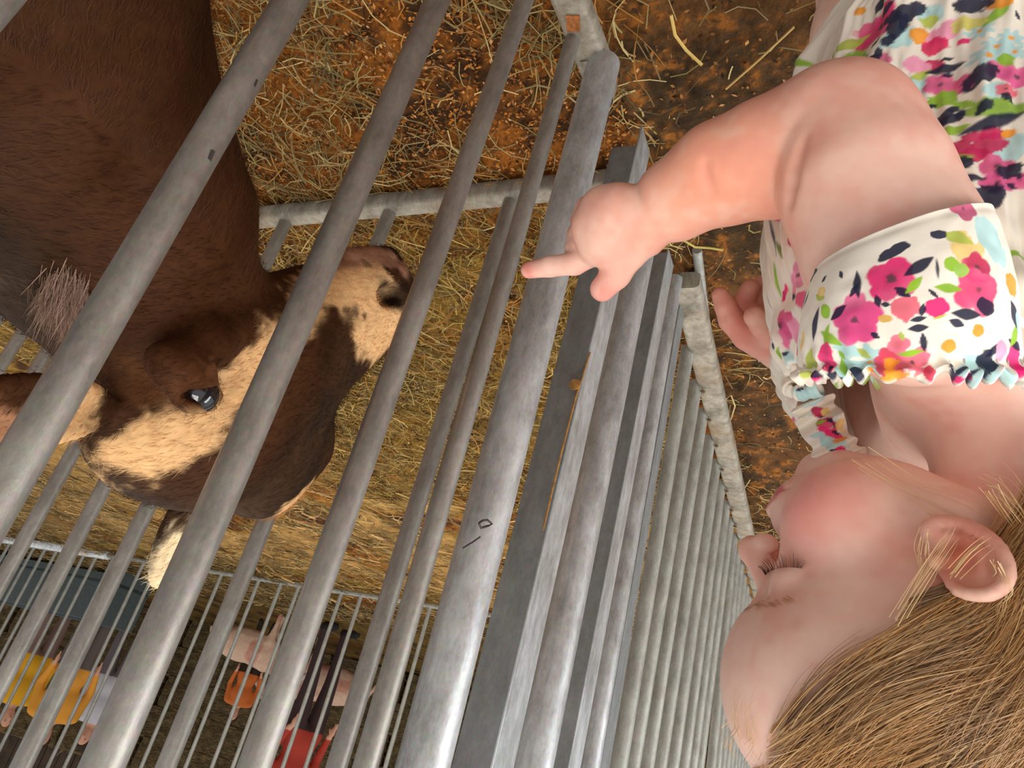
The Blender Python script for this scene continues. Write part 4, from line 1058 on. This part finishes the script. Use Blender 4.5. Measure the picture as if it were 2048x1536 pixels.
for sgn in (1, -1):
    la_ = lash
    if sgn < 0:
        lq = (lash - HC) @ HM.T; lq[..., 1] *= -1; la_ = lq @ HM + HC
    V, Q, C = strands(la_, np.full(len(la_), .00042), np.repeat(srgb(84, 60, 50)[None], len(la_), 0))
    new_mesh('eyelashes', V, Q, M_lash, girl)
    # brow hairs
    l = []
    for i in range(90):
        f = rng.uniform(0, 1)
        a = skinproj(np.array([hl(8.6 - 2.7 * f ** 1.6, sgn * (1.2 + 3.6 * f), 1.95 + .65 * math.sin(f * 2.6) + rng.normal(0, .12))]), .0003)[0]
        b_ = skinproj(np.array([a + (HM[1] * sgn * .006 - HM[0] * .002 + HM[2] * .0012)]), .0007)[0]
        l.append(np.linspace(a, b_, 4))
    V, Q, C = strands(np.array(l), np.full(len(l), .00032), np.repeat(srgb(196, 146, 104)[None], len(l), 0))
    new_mesh('eyebrow', V, Q, M_hair, girl, col=C)
# ------------------------------------------------------------------ the brown goat behind the bars
XG = .430
def G(u, v, x=XG): return onx(u, v, x)
def gr(u, v, rp, x=XG): return rp * np.linalg.norm(onx(u, v, x) - C0) / F * .93
GS = [(760, 604, 92), (705, 612, 92), (632, 645, 112), (545, 722, 160), (470, 800, 186), (395, 862, 152), (285, 850, 118), (440, 668, 125)]
GSp = [(G(u, v), gr(u, v, r)) for u, v, r in GS]
def sx(p, k=1.35):
    q = p.copy(); q[:, 0] = (q[:, 0] - XG) * k + XG; return q
def goat_sdf(p):
    q = sx(p)
    d = None
    for i, (c, r) in enumerate(GSp):
        e = sph(q, c, r); d = e if d is None else smin(d, e, .035)
    d = smin(d, cone(q, GSp[0][0], GSp[3][0], GSp[0][1], GSp[3][1]), .02)
    d = smin(d, sph(q, G(820, 596), gr(820, 596, 40)), .03)                            # nose pad
    d = smin(d, cone(q, G(700, 535), G(775, 525), gr(700, 535, 40), gr(775, 525, 34)), .012)   # chin and lower lip
    d /= 1.25
    d = smin(d, cone(p, G(588, 895, .462), G(520, 950, .458), .034, .036), .05)
    # mouth line, nostril, eye socket, brow
    for s in (1,):
        xs = XG - .041
        d = smax(d, -chain(p, [G(676, 538, xs - .004), G(740, 514, xs - .002), G(765, 509, xs + .006), G(805, 518, xs + .02)], [.0034, .0038, .0038, .003]), .007)
        na = G(829, 576) - G(745, 604); na /= np.linalg.norm(na); nz = ell(p, G(788, 590, XG - .040), (.021, .024, .0105), np.stack([na, [1, 0, 0], np.cross(na, [1, 0, 0])]))
        d = smax(d, -nz, .007)
        d = smax(d, -sph(p, G(392, 785, XG - .083), .022), .010)
    d = smin(d, chain(p, [G(345, 768, XG - .063), G(372, 752, XG - .066), G(410, 760, XG - .064), G(436, 792, XG - .060)], [.0035, .0055, .0055, .0035], .003), .006)
    d = smin(d, chain(p, [G(350, 800, XG - .062), G(385, 818, XG - .063), G(425, 815, XG - .060)], [.003, .0042, .003], .003), .006)
    # cheek bone ridge and face veins
    d = smin(d, chain(p, [G(330, 720, XG - .055), G(420, 690, XG - .052), G(560, 640, XG - .040)], [.012, .012, .008], .01), .02)
    # neck, chest and body
    nk = chain(p, [G(290, 640, .45), G(235, 455, .46), G(85, 250, .475), G(-60, -60, .50)], [.058, .090, .112, .145], .02)
    d = smin(d, nk, .028)
    bd = ell(p, (.545, -.38, .50), (.165, .46, .175)); d = smin(d, bd, .08)
    for a, b_, c in (((.50, -.05, .42), (.47, -.03, .22), (.47, -.035, .03)), ((.62, -.06, .42), (.63, -.04, .22), (.63, -.045, .03)),
                     ((.47, -.70, .42), (.45, -.80, .24), (.45, -.76, .03)), ((.63, -.70, .42), (.64, -.80, .24), (.64, -.76, .03))):
        d = smin(d, chain(p, [a, b_, c], [.065, .028, .020], .01), .03)
        d = smin(d, ell(p, np.array(c) + [0, .015, 0], (.026, .036, .028)), .008)
    # skin folds where the neck bends
    for pts in ([(0, 528), (120, 430), (200, 360), (260, 300)], [(20, 572), (130, 490), (230, 420), (290, 380)], [(-20, 480), (80, 385), (160, 300)], [(90, 590), (180, 530), (260, 490)]):
        w = [onx(u, v, .350 + .012 * k / 3) for k, (u, v) in enumerate(pts)]
        d = smax(d, -chain(p, w, [.009, .012, .011, .006][:len(w)], .004), .018)
    # ears
    ea = G(205, 812, .405); eb = G(90, 800, .378); ec = G(-130, 836, .372)
    for a, b_, c, r0 in ((ea, eb, ec, .018), (G(385, 990, .470), G(352, 1050, .485), G(322, 1160, .49), .017)):
        mid = [a, b_, c]; ax = (c - a) / np.linalg.norm(c - a)
        sd = np.cross(ax, [1, 0, 0]); sd /= np.linalg.norm(sd); nn_ = np.cross(ax, sd)
        M = np.stack([ax, sd, nn_])
        L = np.linalg.norm(c - a)
        e = ell(p, (a + c) / 2, (L * .62, r0 * 1.15, .0075), M)
        e = smax(e, -ell(p, (a + c) / 2 + nn_ * .007 * (1 if nn_[0] > 0 else -1) * -1, (L * .5, r0 * .8, .006), M), .004)
        d = smin(d, e, .010)
    return d
oV, oQ = surface(goat_sdf, (.30, -.92, -.005), (.74, .62, .93), .0034)
# paint the coat
BR = srgb(64, 40, 22); DB = srgb(36, 24, 13); TAN = srgb(228, 182, 128); PKB = srgb(176, 128, 100); WHT = srgb(226, 198, 178)
oN = normals(oV, oQ)
oc = np.repeat(BR[None], len(oV), 0)
oc = mixc(oc, DB, sstep(.35, .7, vnoise(oV, 9, 81) * .7 + vnoise(oV, 40, 82) * .3))
oc = mixc(oc, srgb(76, 42, 20), sstep(.45, .75, vnoise(oV, 6, 84)) * .8)
def capd(V, pts, x):
    w = np.array([onx(u, v, x) for u, v in pts]); best = np.full(len(V), 9.)
    A = V[:, 1:]
    for i in range(len(w) - 1):
        a = w[i][1:]; b = w[i + 1][1:]; ba = b - a; t = np.clip((A - a) @ ba / (ba @ ba + 1e-12), 0, 1)
        best = np.minimum(best, np.linalg.norm(A - a - t[:, None] * ba, axis=1))
    return best
wob = (vnoise(oV, 90, 85) - .5) * .016 + (vnoise(oV, 260, 86) - .5) * .008
nearside = sstep(.47, .42, oV[:, 0])
head = (oV[:, 1] > .1) & (oV[:, 2] > .25)
def patch(pts, r, col, op=1., x=XG - .055, side=nearside, soft=.006):
    global oc
    d = capd(oV, pts, x) + wob
    oc = mixc(oc, col, op * side * head * (1 - sstep(r - soft, r + soft, d)))
def px2m(u, v, r, x=XG - .055): return r * np.linalg.norm(onx(u, v, x) - C0) / F
patch([(375, 895), (420, 860), (455, 800)], px2m(400, 870, 58), TAN)
patch([(360, 925), (350, 900)], px2m(360, 920, 40), TAN)
patch([(440, 830), (500, 770), (545, 690)], px2m(500, 760, 40), TAN)
patch([(560, 700), (640, 610), (700, 580)], px2m(640, 620, 34), TAN, .9)
patch([(700, 590), (770, 575), (790, 640), (750, 660)], px2m(750, 600, 58), TAN, x=XG - .04)
patch([(770, 690), (720, 670)], px2m(740, 680, 40), TAN, .9, x=XG - .04)
patch([(640, 725), (680, 690), (650, 680)], px2m(660, 700, 30), BR, .95, x=XG - .045)
patch([(690, 650), (715, 625)], px2m(700, 640, 14), BR, .8, x=XG - .045)
patch([(690, 505), (770, 500), (810, 530)], px2m(740, 505, 26), PKB, .9, x=XG - .03)
patch([(800, 575), (825, 600)], px2m(800, 590, 16), DB, .9, x=XG - .03)
patch([(815, 540), (832, 570)], px2m(820, 550, 14), PKB, .8, x=XG - .02)
patch([(160, 870), (180, 820), (205, 760)], px2m(180, 830, 42), TAN, x=XG - .045)
patch([(60, 850), (-60, 880)], px2m(60, 850, 24), srgb(206, 150, 110), .9, x=.375)
patch([(355, 765), (400, 770), (420, 790)], px2m(390, 780, 36), srgb(96, 58, 32), .9)
patch([(390, 740), (420, 745)], px2m(390, 745, 10), srgb(150, 100, 66), .8)
far_ = sstep(.445, .475, oV[:, 0])
patch([(520, 1012), (590, 985), (628, 925), (646, 850)], .013, TAN, 1, x=.462, side=np.ones(len(oV)), soft=.003)
patch([(520, 1010), (600, 960), (640, 880), (650, 820)], .030, TAN, 1, x=.475, side=far_)
patch([(345, 1070), (322, 1160)], .012, srgb(240, 214, 170), 1, x=.485, side=np.ones(len(oV)))
patch([(110, 620), (150, 690)], px2m(120, 650, 34, .39), srgb(176, 140, 118), .7, x=.39)
oc = mixc(oc, srgb(34, 22, 16), 1.2 * np.exp(-(((oV - G(788, 590, XG - .036)) / [.02, .022, .0125]) ** 2).sum(1) ** 2))
oc *= (1 + (vnoise(oV, 300, 88) - .5) * .3)[:, None]
M_fur = vcol_mat('short_brown_fur', .7, .15, 900, spec=.12, stretch=((1, .35, .35), (0, 0, 0)), var=.15, vscale=220)
goat = thing('goat', 'dark brown goat with tan face stripes looking out through the bars', 'goat', (.5, -.1, 0))
gb = new_mesh('body', oV, oQ, M_fur, goat, col=oc)
# eye
m, n_, l_n, b_ = mat('dark_eye'); b_.inputs['Base Color'].default_value = (.012, .010, .012, 1); b_.inputs['Roughness'].default_value = .06; b_.inputs['Coat Weight'].default_value = 1
ec_ = G(394, 786, XG - .0555)
b = MB(); ang = np.linspace(-np.pi / 2, np.pi / 2, 17)
b.tube([ec_ + np.array([.0138 * math.sin(a), 0, 0]) for a in ang], [max(.0138 * math.cos(a), 1e-4) for a in ang], 28); b.build('eye', m, goat)
b = MB(); ang = np.linspace(0, 2 * np.pi, 25)
# coat: short lying hairs, plus the pale tuft at the throat
nh = 52000
cand = np.nonzero((oV[:, 1] > .02) & (oV[:, 2] > .3) & (oN[:, 0] < .5))[0]
ii = cand[rng.integers(len(cand), size=nh)]
rt = oV[ii] + rng.normal(0, .0012, (nh, 3)); nn = oN[ii]
fl_ = np.where((oV[ii, 2] < .60)[:, None] & (oV[ii, 1] < .33)[:, None], np.array([[0, -.25, -1.]]), np.array([[0, -.62, .78]]))
fl_ = fl_ + rng.normal(0, .25, (nh, 3)); fl_ -= nn * np.einsum('ij,ij->i', fl_, nn)[:, None]; fl_ /= np.linalg.norm(fl_, axis=1)[:, None]
Lh = rng.uniform(.004, .009, nh)[:, None]
s3 = [rt + fl_ * Lh * t + nn * (.0004 + .0016 * t * Lh / .008) for t in (0, .5, 1)]
pf = np.stack(s3, 1)
def fur_mesh(name, path, w0, col, nrm_, mat_, parent):
    n, K, _ = path.shape; T = path[:, -1] - path[:, 0]; S = np.cross(T, nrm_); S /= np.linalg.norm(S, axis=1)[:, None] + 1e-12
    w = w0[:, None, None] * np.linspace(1, .2, K)[None, :, None]
    V = np.stack([path - S[:, None] * w / 2, path + S[:, None] * w / 2], 2).reshape(n, 2 * K, 3)
    q0 = np.array([[2 * i, 2 * i + 1, 2 * i + 3, 2 * i + 2] for i in range(K - 1)])
    return new_mesh(name, V.reshape(-1, 3), (np.arange(n)[:, None, None] * 2 * K + q0).reshape(-1, 4), mat_, parent, col=np.repeat(col, 2 * K, 0))
M_furh = vcol_mat('fur_hairs', .6, 0, spec=.15)
fur_mesh('coat_hair', pf, rng.uniform(.00025, .0006, nh), oc[ii] * rng.uniform(.8, 1.25, (nh, 1)), nn, M_furh, goat)
nt = 1500; k = rng.integers(2, size=nt)
bu = np.where(k == 0, rng.normal(128, 22, nt), rng.normal(158, 14, nt)); bv_ = np.where(k == 0, rng.normal(575, 18, nt), rng.normal(612, 20, nt))
gbv = BVHTree.FromPolygons([tuple(v) for v in oV], [tuple(int(i) for i in f) for f in oQ])
rt = []
for a, c in zip(bu, bv_):
    h_ = gbv.ray_cast(Vector(C0), Vector(ray(a, c)))[0]
    if h_ is not None and h_[1] > 0 and h_[2] > .5: rt.append(np.array(h_))
rt = np.array(rt); nt = len(rt)
dr_ = np.array([-.15, .18, .9]) + rng.normal(0, .16, (nt, 3)); Lh = rng.uniform(.010, .026, nt)[:, None]
pf = np.stack([rt + dr_ * Lh * t + np.array([0, 0, 0]) for t in (0, .35, .7, 1)], 1)
fur_mesh('throat_tuft', pf, rng.uniform(.0003, .0006, nt), srgb(196, 160, 138) * rng.uniform(.3, .9, (nt, 1)), np.repeat([[-1., 0, 0]], nt, 0), M_furh, goat)
# ------------------------------------------------------------------ barn shell and far yard
M_wood = plain('dark_barn_boards', srgb(74, 56, 38), .8, var=.45, scale=9, bump=.5)
def wall(name, a, b, h, step=.22):
    a = np.array(a, float); b = np.array(b, float); d = b - a; L = np.linalg.norm(d); d /= L; s = np.array([-d[1], d[0], 0])
    bb = MB(); M = np.stack([d, s, [0, 0, 1]]); bb.box((0, -.02, 0), (L, 0, h), M, a)
    w = bb.build(name, M_wood, None, smooth=False); tag(w, kind='structure')
    k = int(L / step); st = L / k; base_o = None
    for i in range(k):
        if base_o is None:
            q = MB(); q.box((.006, 0, 0), (st - .006, .022, h), M, a); base_o = q.build('plank', M_wood, w, smooth=False)
        else:
            o = base_o.copy(); COL.objects.link(o); o.parent = w
            o.location = Vector(d * st * i + s * (.006 if i % 3 == 0 else 0))
    return w
wall('wall_back', (15.5, 6.5, 0), (1.5, 11.5, 0), 4.2)
#wall('wall_front', (-3.2, -2.6, 0), (4.5, -2.6, 0), 3.2, .3)
# straw bales along the back wall
m, n_, l_, b_ = mat('baled_straw'); t = n_.new('ShaderNodeTexCoord'); mp = n_.new('ShaderNodeMapping'); mp.inputs['Scale'].default_value = (6, 30, 30)
z = n_.new('ShaderNodeTexNoise'); z.inputs['Scale'].default_value = 2.5; z.inputs['Detail'].default_value = 8; z.inputs['Roughness'].default_value = .7
r = n_.new('ShaderNodeValToRGB'); l_.new(t.outputs['Object'], mp.inputs[0]); l_.new(mp.outputs[0], z.inputs['Vector']); l_.new(z.outputs['Fac'], r.inputs[0]); l_.new(r.outputs[0], b_.inputs['Base Color'])
r.color_ramp.elements[0].color = (*srgb(52, 40, 22), 1); r.color_ramp.elements[0].position = .38; r.color_ramp.elements[1].color = (*srgb(150, 122, 74), 1); r.color_ramp.elements[1].position = .72
bp = n_.new('ShaderNodeBump'); bp.inputs['Strength'].default_value = 1; bp.inputs['Distance'].default_value = .02; l_.new(z.outputs['Fac'], bp.inputs['Height']); l_.new(bp.outputs[0], b_.inputs['Normal'])
b_.inputs['Roughness'].default_value = .9
M_bale = m
def bale_mesh():
    n = 14; V = []; 
    bb = bmesh_box(1.0, .46, .38)
    return bb
def make_bale():
    a = 22; b_ = 11; c = 10
    lo = np.array([-.5, -.23, 0]); 
    def f(p):
        q = np.abs(p - v3((0, 0, .19))) - v3((.47, .20, .165))
        d = np.linalg.norm(np.maximum(q, 0), axis=1) + np.minimum(q.max(1), 0) - .03
        d += (vnoise(p * [1, 3, 3], 9, 91) - .5).astype(np.float32) * .035
        for y in (-.09, .09): d += .012 * np.exp(-((p[:, 1] - y) / .012) ** 2)
        return d
    return surface(f, (-.56, -.3, -.06), (.56, .3, .46), .022, B=4)
bV, bQ = make_bale(); bale0 = None
wd = np.array([15.5 - 1.5, 6.5 - 11.5, 0]); wd /= np.linalg.norm(wd); wa = math.atan2(wd[1], wd[0])
def bale(i, j, lab):
    global bale0
    if bale0 is None:
        o = bpy.data.objects.new('straw_bale', None) if False else new_mesh('straw_bale', bV, bQ, M_bale)
        bale0 = o
        V, q, c = ribbons(*(lambda s: (s[:, 0], s[:, 1], s[:, 2]))(bV[rng.integers(len(bV), size=500)]), rng.normal(0, .5, 500), rng.uniform(.04, .12, 500), rng.uniform(.003, .006, 500), rng.normal(0, 1, 500), rng.normal(0, .6, 500), palette(500, hay, [3, 3, 1, 3, 1, 2]))
        k = new_mesh('loose_straw', V, q, M_straw, o, col=c, smooth=False); k['kind'] = 'stuff'
    else:
        o = bale0.copy(); COL.objects.link(o)
        for ch in bale0.children:
            cc_ = ch.copy(); COL.objects.link(cc_); cc_.parent = o
    lab = '%s, %s from the sheep end' % (lab, ['first', 'second', 'third', 'fourth', 'fifth', 'sixth', 'seventh', 'eighth', 'ninth', 'tenth', 'eleventh', 'twelfth', 'thirteenth'][i])
    p = np.array([1.9, 10.6, 0]) + wd * (1.04 * i + .35 * (j % 2)) + np.array([0, 0, .375 * j])
    o.location = Vector(p); o.rotation_euler = (0, 0, wa + rng.normal(0, .02))
    tag(o, lab, 'straw bale', 'straw bales stacked against the back wall')
    return o
for j in range(5):
    for i in range(13 - j % 2):
        bale(i, j, 'straw bale in the %s of the far stack' % ['bottom layer', 'second layer', 'middle layer', 'fourth layer', 'top layer'][j])

# ---- shorn sheep beyond the distant fence
M_wool = vcol_mat('short_pink_fleece', .85, .5, 60, spec=.1, var=.3, vscale=30)
def sheep_sdf(p):
    d = ell(p, (0, 0, .44), (.42, .17, .20))
    d = smin(d, ell(p, (.30, 0, .50), (.20, .14, .18)), .08)
    d = smin(d, chain(p, [(.40, 0, .56), (.56, 0, .70), (.62, 0, .72)], [.11, .075, .075]), .05)
    d = smin(d, chain(p, [(.60, 0, .74), (.74, 0, .64), (.80, 0, .60)], [.075, .050, .036]), .03)
    for s in (1, -1):
        d = smin(d, chain(p, [(.60, s * .05, .77), (.57, s * .16, .76)], [.025, .016]), .01)
        d = smin(d, chain(p, [(.28, s * .10, .36), (.28, s * .10, .16), (.29, s * .10, .02)], [.06, .026, .024]), .04)
        d = smin(d, chain(p, [(-.30, s * .10, .40), (-.36, s * .10, .20), (-.32, s * .10, .02)], [.09, .030, .024]), .04)
    d = smin(d, chain(p, [(-.40, 0, .50), (-.47, 0, .34)], [.03, .018]), .02)
    d += ((vnoise(p, 18, 93) - .5) * .014).astype(np.float32)
    return d
hV2, hQ2 = surface(sheep_sdf, (-.56, -.26, -.02), (.92, .26, .90), .012)
shc = np.repeat(srgb(214, 176, 150)[None], len(hV2), 0)
shc = mixc(shc, srgb(196, 140, 118), sstep(.45, .7, vnoise(hV2, 7, 94)))
shc = mixc(shc, srgb(236, 210, 200), sstep(.5, .7, hV2[:, 0]) * .7)
for s in (1, -1): shc = mixc(shc, srgb(30, 24, 22), np.exp(-((hV2 - [.68, s * .055, .72]) ** 2).sum(1) / .014 ** 2))
def sheep(px, a, sc, lab):
    p = onz(*px)
    o = thing('sheep', lab, 'sheep', tuple(p)); o.rotation_euler = (0, 0, a); o.scale = (sc,) * 3
    me = new_mesh('body', hV2, hQ2, M_wool, None, col=shc); me.parent = o
    return o
sheep((520, 1218), math.radians(150), .80, 'pale shorn sheep standing nearest behind the distant fence')
sheep((690, 1290), math.radians(-30), 1.0, 'second shorn sheep farther back before the visitor in dark trousers')

# ---- visitors in the far part of the barn
def person_sdf(p):
    d = ell(p, (0, 0, 1.28), (.11, .19, .20))
    d = smin(d, ell(p, (0, 0, 1.02), (.12, .165, .16)), .06)
    d = smin(d, cone(p, (0, -.15, 1.42), (0, .15, 1.42), .055, .055), .05)
    d = smin(d, cone(p, (0, 0, 1.42), (.01, 0, 1.56), .055, .05), .03)
    d = smin(d, ell(p, (.005, 0, 1.63), (.098, .074, .118)), .015)
    d = smin(d, sph(p, (.03, 0, 1.565), .055), .02); d = smin(d, ell(p, (.103, 0, 1.61), (.02, .012, .022)), .01)
    for s in (1, -1):
        d = smin(d, ell(p, (.0, s * .078, 1.62), (.02, .01, .03)), .004)
        d = smin(d, chain(p, [(0, s * .20, 1.40), (-.02, s * .25, 1.14), (.10, s * .22, .93)], [.055, .043, .028]), .03)
        d = smin(d, ell(p, (.135, s * .215, .885), (.032, .018, .045)), .012)
        for k in range(4): d = smin(d, chain(p, [(.15 + .012 * (k - 1.5), s * .215, .86), (.158 + .012 * (k - 1.5), s * .212, .815)], [.010, .008]), .003)
        d = smin(d, chain(p, [(.12, s * .20, .90), (.105, s * .19, .865)], [.012, .009]), .004)
        d = smin(d, chain(p, [(0, s * .10, .95), (.02, s * .11, .50), (-.01, s * .12, .08)], [.095, .062, .045]), .03)
        d = smin(d, cone(p, (-.03, s * .12, .04), (.14, s * .13, .035), .045, .038), .02)
    return d
pV, pQ = surface(person_sdf, (-.2, -.36, -.02), (.26, .36, 1.80), .013)
M_person = vcol_mat('clothes_and_skin', .8, .15, 90, spec=.2)
hp_sdf = lambda p: np.maximum(ell(p, (-.012, 0, 1.65), (.112, .088, .122)), np.minimum(-(p[:, 0] * -1 + .035), 9) * 0 + np.maximum(p[:, 0] - .055 - (p[:, 2] - 1.65) * .4, 1.56 - p[:, 2]))
phV, phQ = surface(hp_sdf, (-.16, -.12, 1.5), (.14, .12, 1.80), .012)
def visitor(u, dist, face, sc, top, legs, hairc, lab):
    r_ = ray(u, 1400); k = dist / math.hypot(r_[0], r_[1]); p = (r_[0] * k, r_[1] * k, 0)
    o = thing('person', lab, 'person', p); o.rotation_euler = (0, 0, face); o.scale = (sc,) * 3
    c = np.repeat(srgb(*legs)[None], len(pV), 0); z = pV[:, 2]; ay = np.abs(pV[:, 1])
    c = mixc(c, srgb(*top), (z > .93) & (z < 1.475)); c = mixc(c, srgb(222, 164, 134), (z > 1.475) | ((z < .955) & (pV[:, 0] > .085) & (ay > .18)))
    c = mixc(c, srgb(40, 34, 32), z < .075)
    for s in (1, -1): c = mixc(c, srgb(40, 30, 28), np.exp(-((pV - [.095, s * .032, 1.64]) ** 2).sum(1) / .010 ** 2))
    c = mixc(c, srgb(176, 90, 84), np.exp(-(((pV - [.095, 0, 1.565]) / [.03, .022, .007]) ** 2).sum(1)))
    b = new_mesh('body', pV, pQ, M_person, None, col=c); b.parent = o
    h = new_mesh('hair', phV, phQ, M_person, None, col=np.repeat(srgb(*hairc)[None], len(phV), 0)); h.parent = o
    return o
visitor(628, 7.6, math.radians(200), 1.0, (176, 62, 48), (66, 48, 48), (80, 56, 36), 'visitor in dark trousers and rust red top behind the sheep')
visitor(120, 9.8, math.radians(215), 1.0, (236, 160, 60), (110, 96, 90), (70, 50, 36), 'far visitor in an amber top, bottom left behind the bars')
visitor(28, 10.6, math.radians(190), .98, (240, 176, 40), (150, 120, 110), (120, 84, 50), 'visitor in bright yellow at the lower left edge')
visitor(206, 11.0, math.radians(240), 1.0, (206, 200, 204), (120, 110, 112), (60, 44, 34), 'visitor in a pale grey shirt beside the amber one')
visitor(262, 10.4, math.radians(170), .62, (232, 160, 120), (196, 190, 210), (150, 104, 60), 'small child in a peach top far behind the bars')
visitor(478, 9.0, math.radians(230), .60, (210, 110, 50), (60, 44, 34), (70, 46, 30), 'small child in an orange top behind the first sheep')

# ---- crates, trough and buckets
M_or = plain('orange_plastic', srgb(236, 142, 36), .45, var=.12); M_rd = plain('red_plastic', srgb(206, 40, 40), .45, var=.1); M_sl = plain('slate_plastic', srgb(74, 84, 84), .5, var=.2)
def crate(p, a, w, d, h, m, lab, grp):
    o = thing('crate', lab, 'crate', tuple(p), grp); o.rotation_euler = (0, 0, a)
    def part(name, mb): 
        x = mb.build(name, m, None, smooth=False); x.parent = o; return x
    b = MB(); b.box((-w / 2, -d / 2, 0), (w / 2, d / 2, .015)); part('base', b)
    for s in (-1, 1):
        for k in range(3):
            b = MB(); z0 = .02 + k * h / 3; b.box((-w / 2, s * d / 2 - .006, z0), (w / 2, s * d / 2 + .006, z0 + h / 3 - .03)); part('slat', b)
            b = MB(); b.box((s * w / 2 - .006, -d / 2, z0), (s * w / 2 + .006, d / 2, z0 + h / 3 - .03)); part('slat', b)
    for sx_ in (-1, 1):
        for sy in (-1, 1):
            b = MB(); b.box((sx_ * w / 2 - .02, sy * d / 2 - .02, 0), (sx_ * w / 2 + .02, sy * d / 2 + .02, h)); part('corner_post', b)
    return o
q = onz(790, 1345); 
for k, (dz, lab) in enumerate([(0, 'orange slatted crate standing on the yard floor, lowest of three'), (.36, 'orange slatted crate in the middle of the stack of three'), (.72, 'orange slatted crate on top of the stack of three')]):
    crate(q * [1, 1, 0] + [0, 0, dz + .01], .5 + .08 * k, .62, .42, .35, M_or, lab, 'orange crates stacked behind the sheep')
crate(onz(850, 1362) * [1, 1, 0] + [0, 0, .01], .2, .6, .42, .35, M_or, 'single orange crate right of the stack of three', 'orange crates stacked behind the sheep')
tp = onz(100, 1112); tg = thing('feed_trough', 'long slate grey feed trough behind the white rail', 'trough', (tp[0], tp[1], 0)); tg.rotation_euler = (0, 0, math.atan2(bd[1], bd[0]))
b = MB(); b.box((-1.0, .10, .05), (1.3, .13, .50)); x = b.build('front_board', M_sl, None, smooth=False, bevel=.004); x.parent = tg
b = MB(); b.box((-1.0, .50, .05), (1.3, .53, .50)); x = b.build('back_board', M_sl, None, smooth=False, bevel=.004); x.parent = tg
b = MB(); b.box((-1.0, .10, .12), (1.3, .53, .15)); x = b.build('base', M_sl, None, smooth=False); x.parent = tg
for xx in (-1.0, 1.27):
    b = MB(); b.box((xx, .13, .0), (xx + .03, .50, .50)); x = b.build('end_board', M_sl, None, smooth=False); x.parent = tg
def bucket(p, r, h, m, lab):
    b = MB(); b.tube([(0, 0, 0), (0, 0, h * .02), (0, 0, h), (0, 0, h), (0, 0, h * .06)], [r * .78, r * .8, r, r * .93, r * .76], 24)
    o = thing('bucket', lab, 'bucket', tuple(p)); x = b.build('tub', m, None); x.parent = o
    b = MB(); a = np.linspace(0, np.pi, 17); b.tube(np.stack([r * np.cos(a), 0 * a, h - .01 + -r * .5 * np.sin(a) * -1], 1), .005, 8); x = b.build('handle', M_far, None); x.parent = o
bucket(onz(-8, 1118) * [1, 1, 0], .16, .36, M_rd, 'red bucket at the left edge beyond the trough')
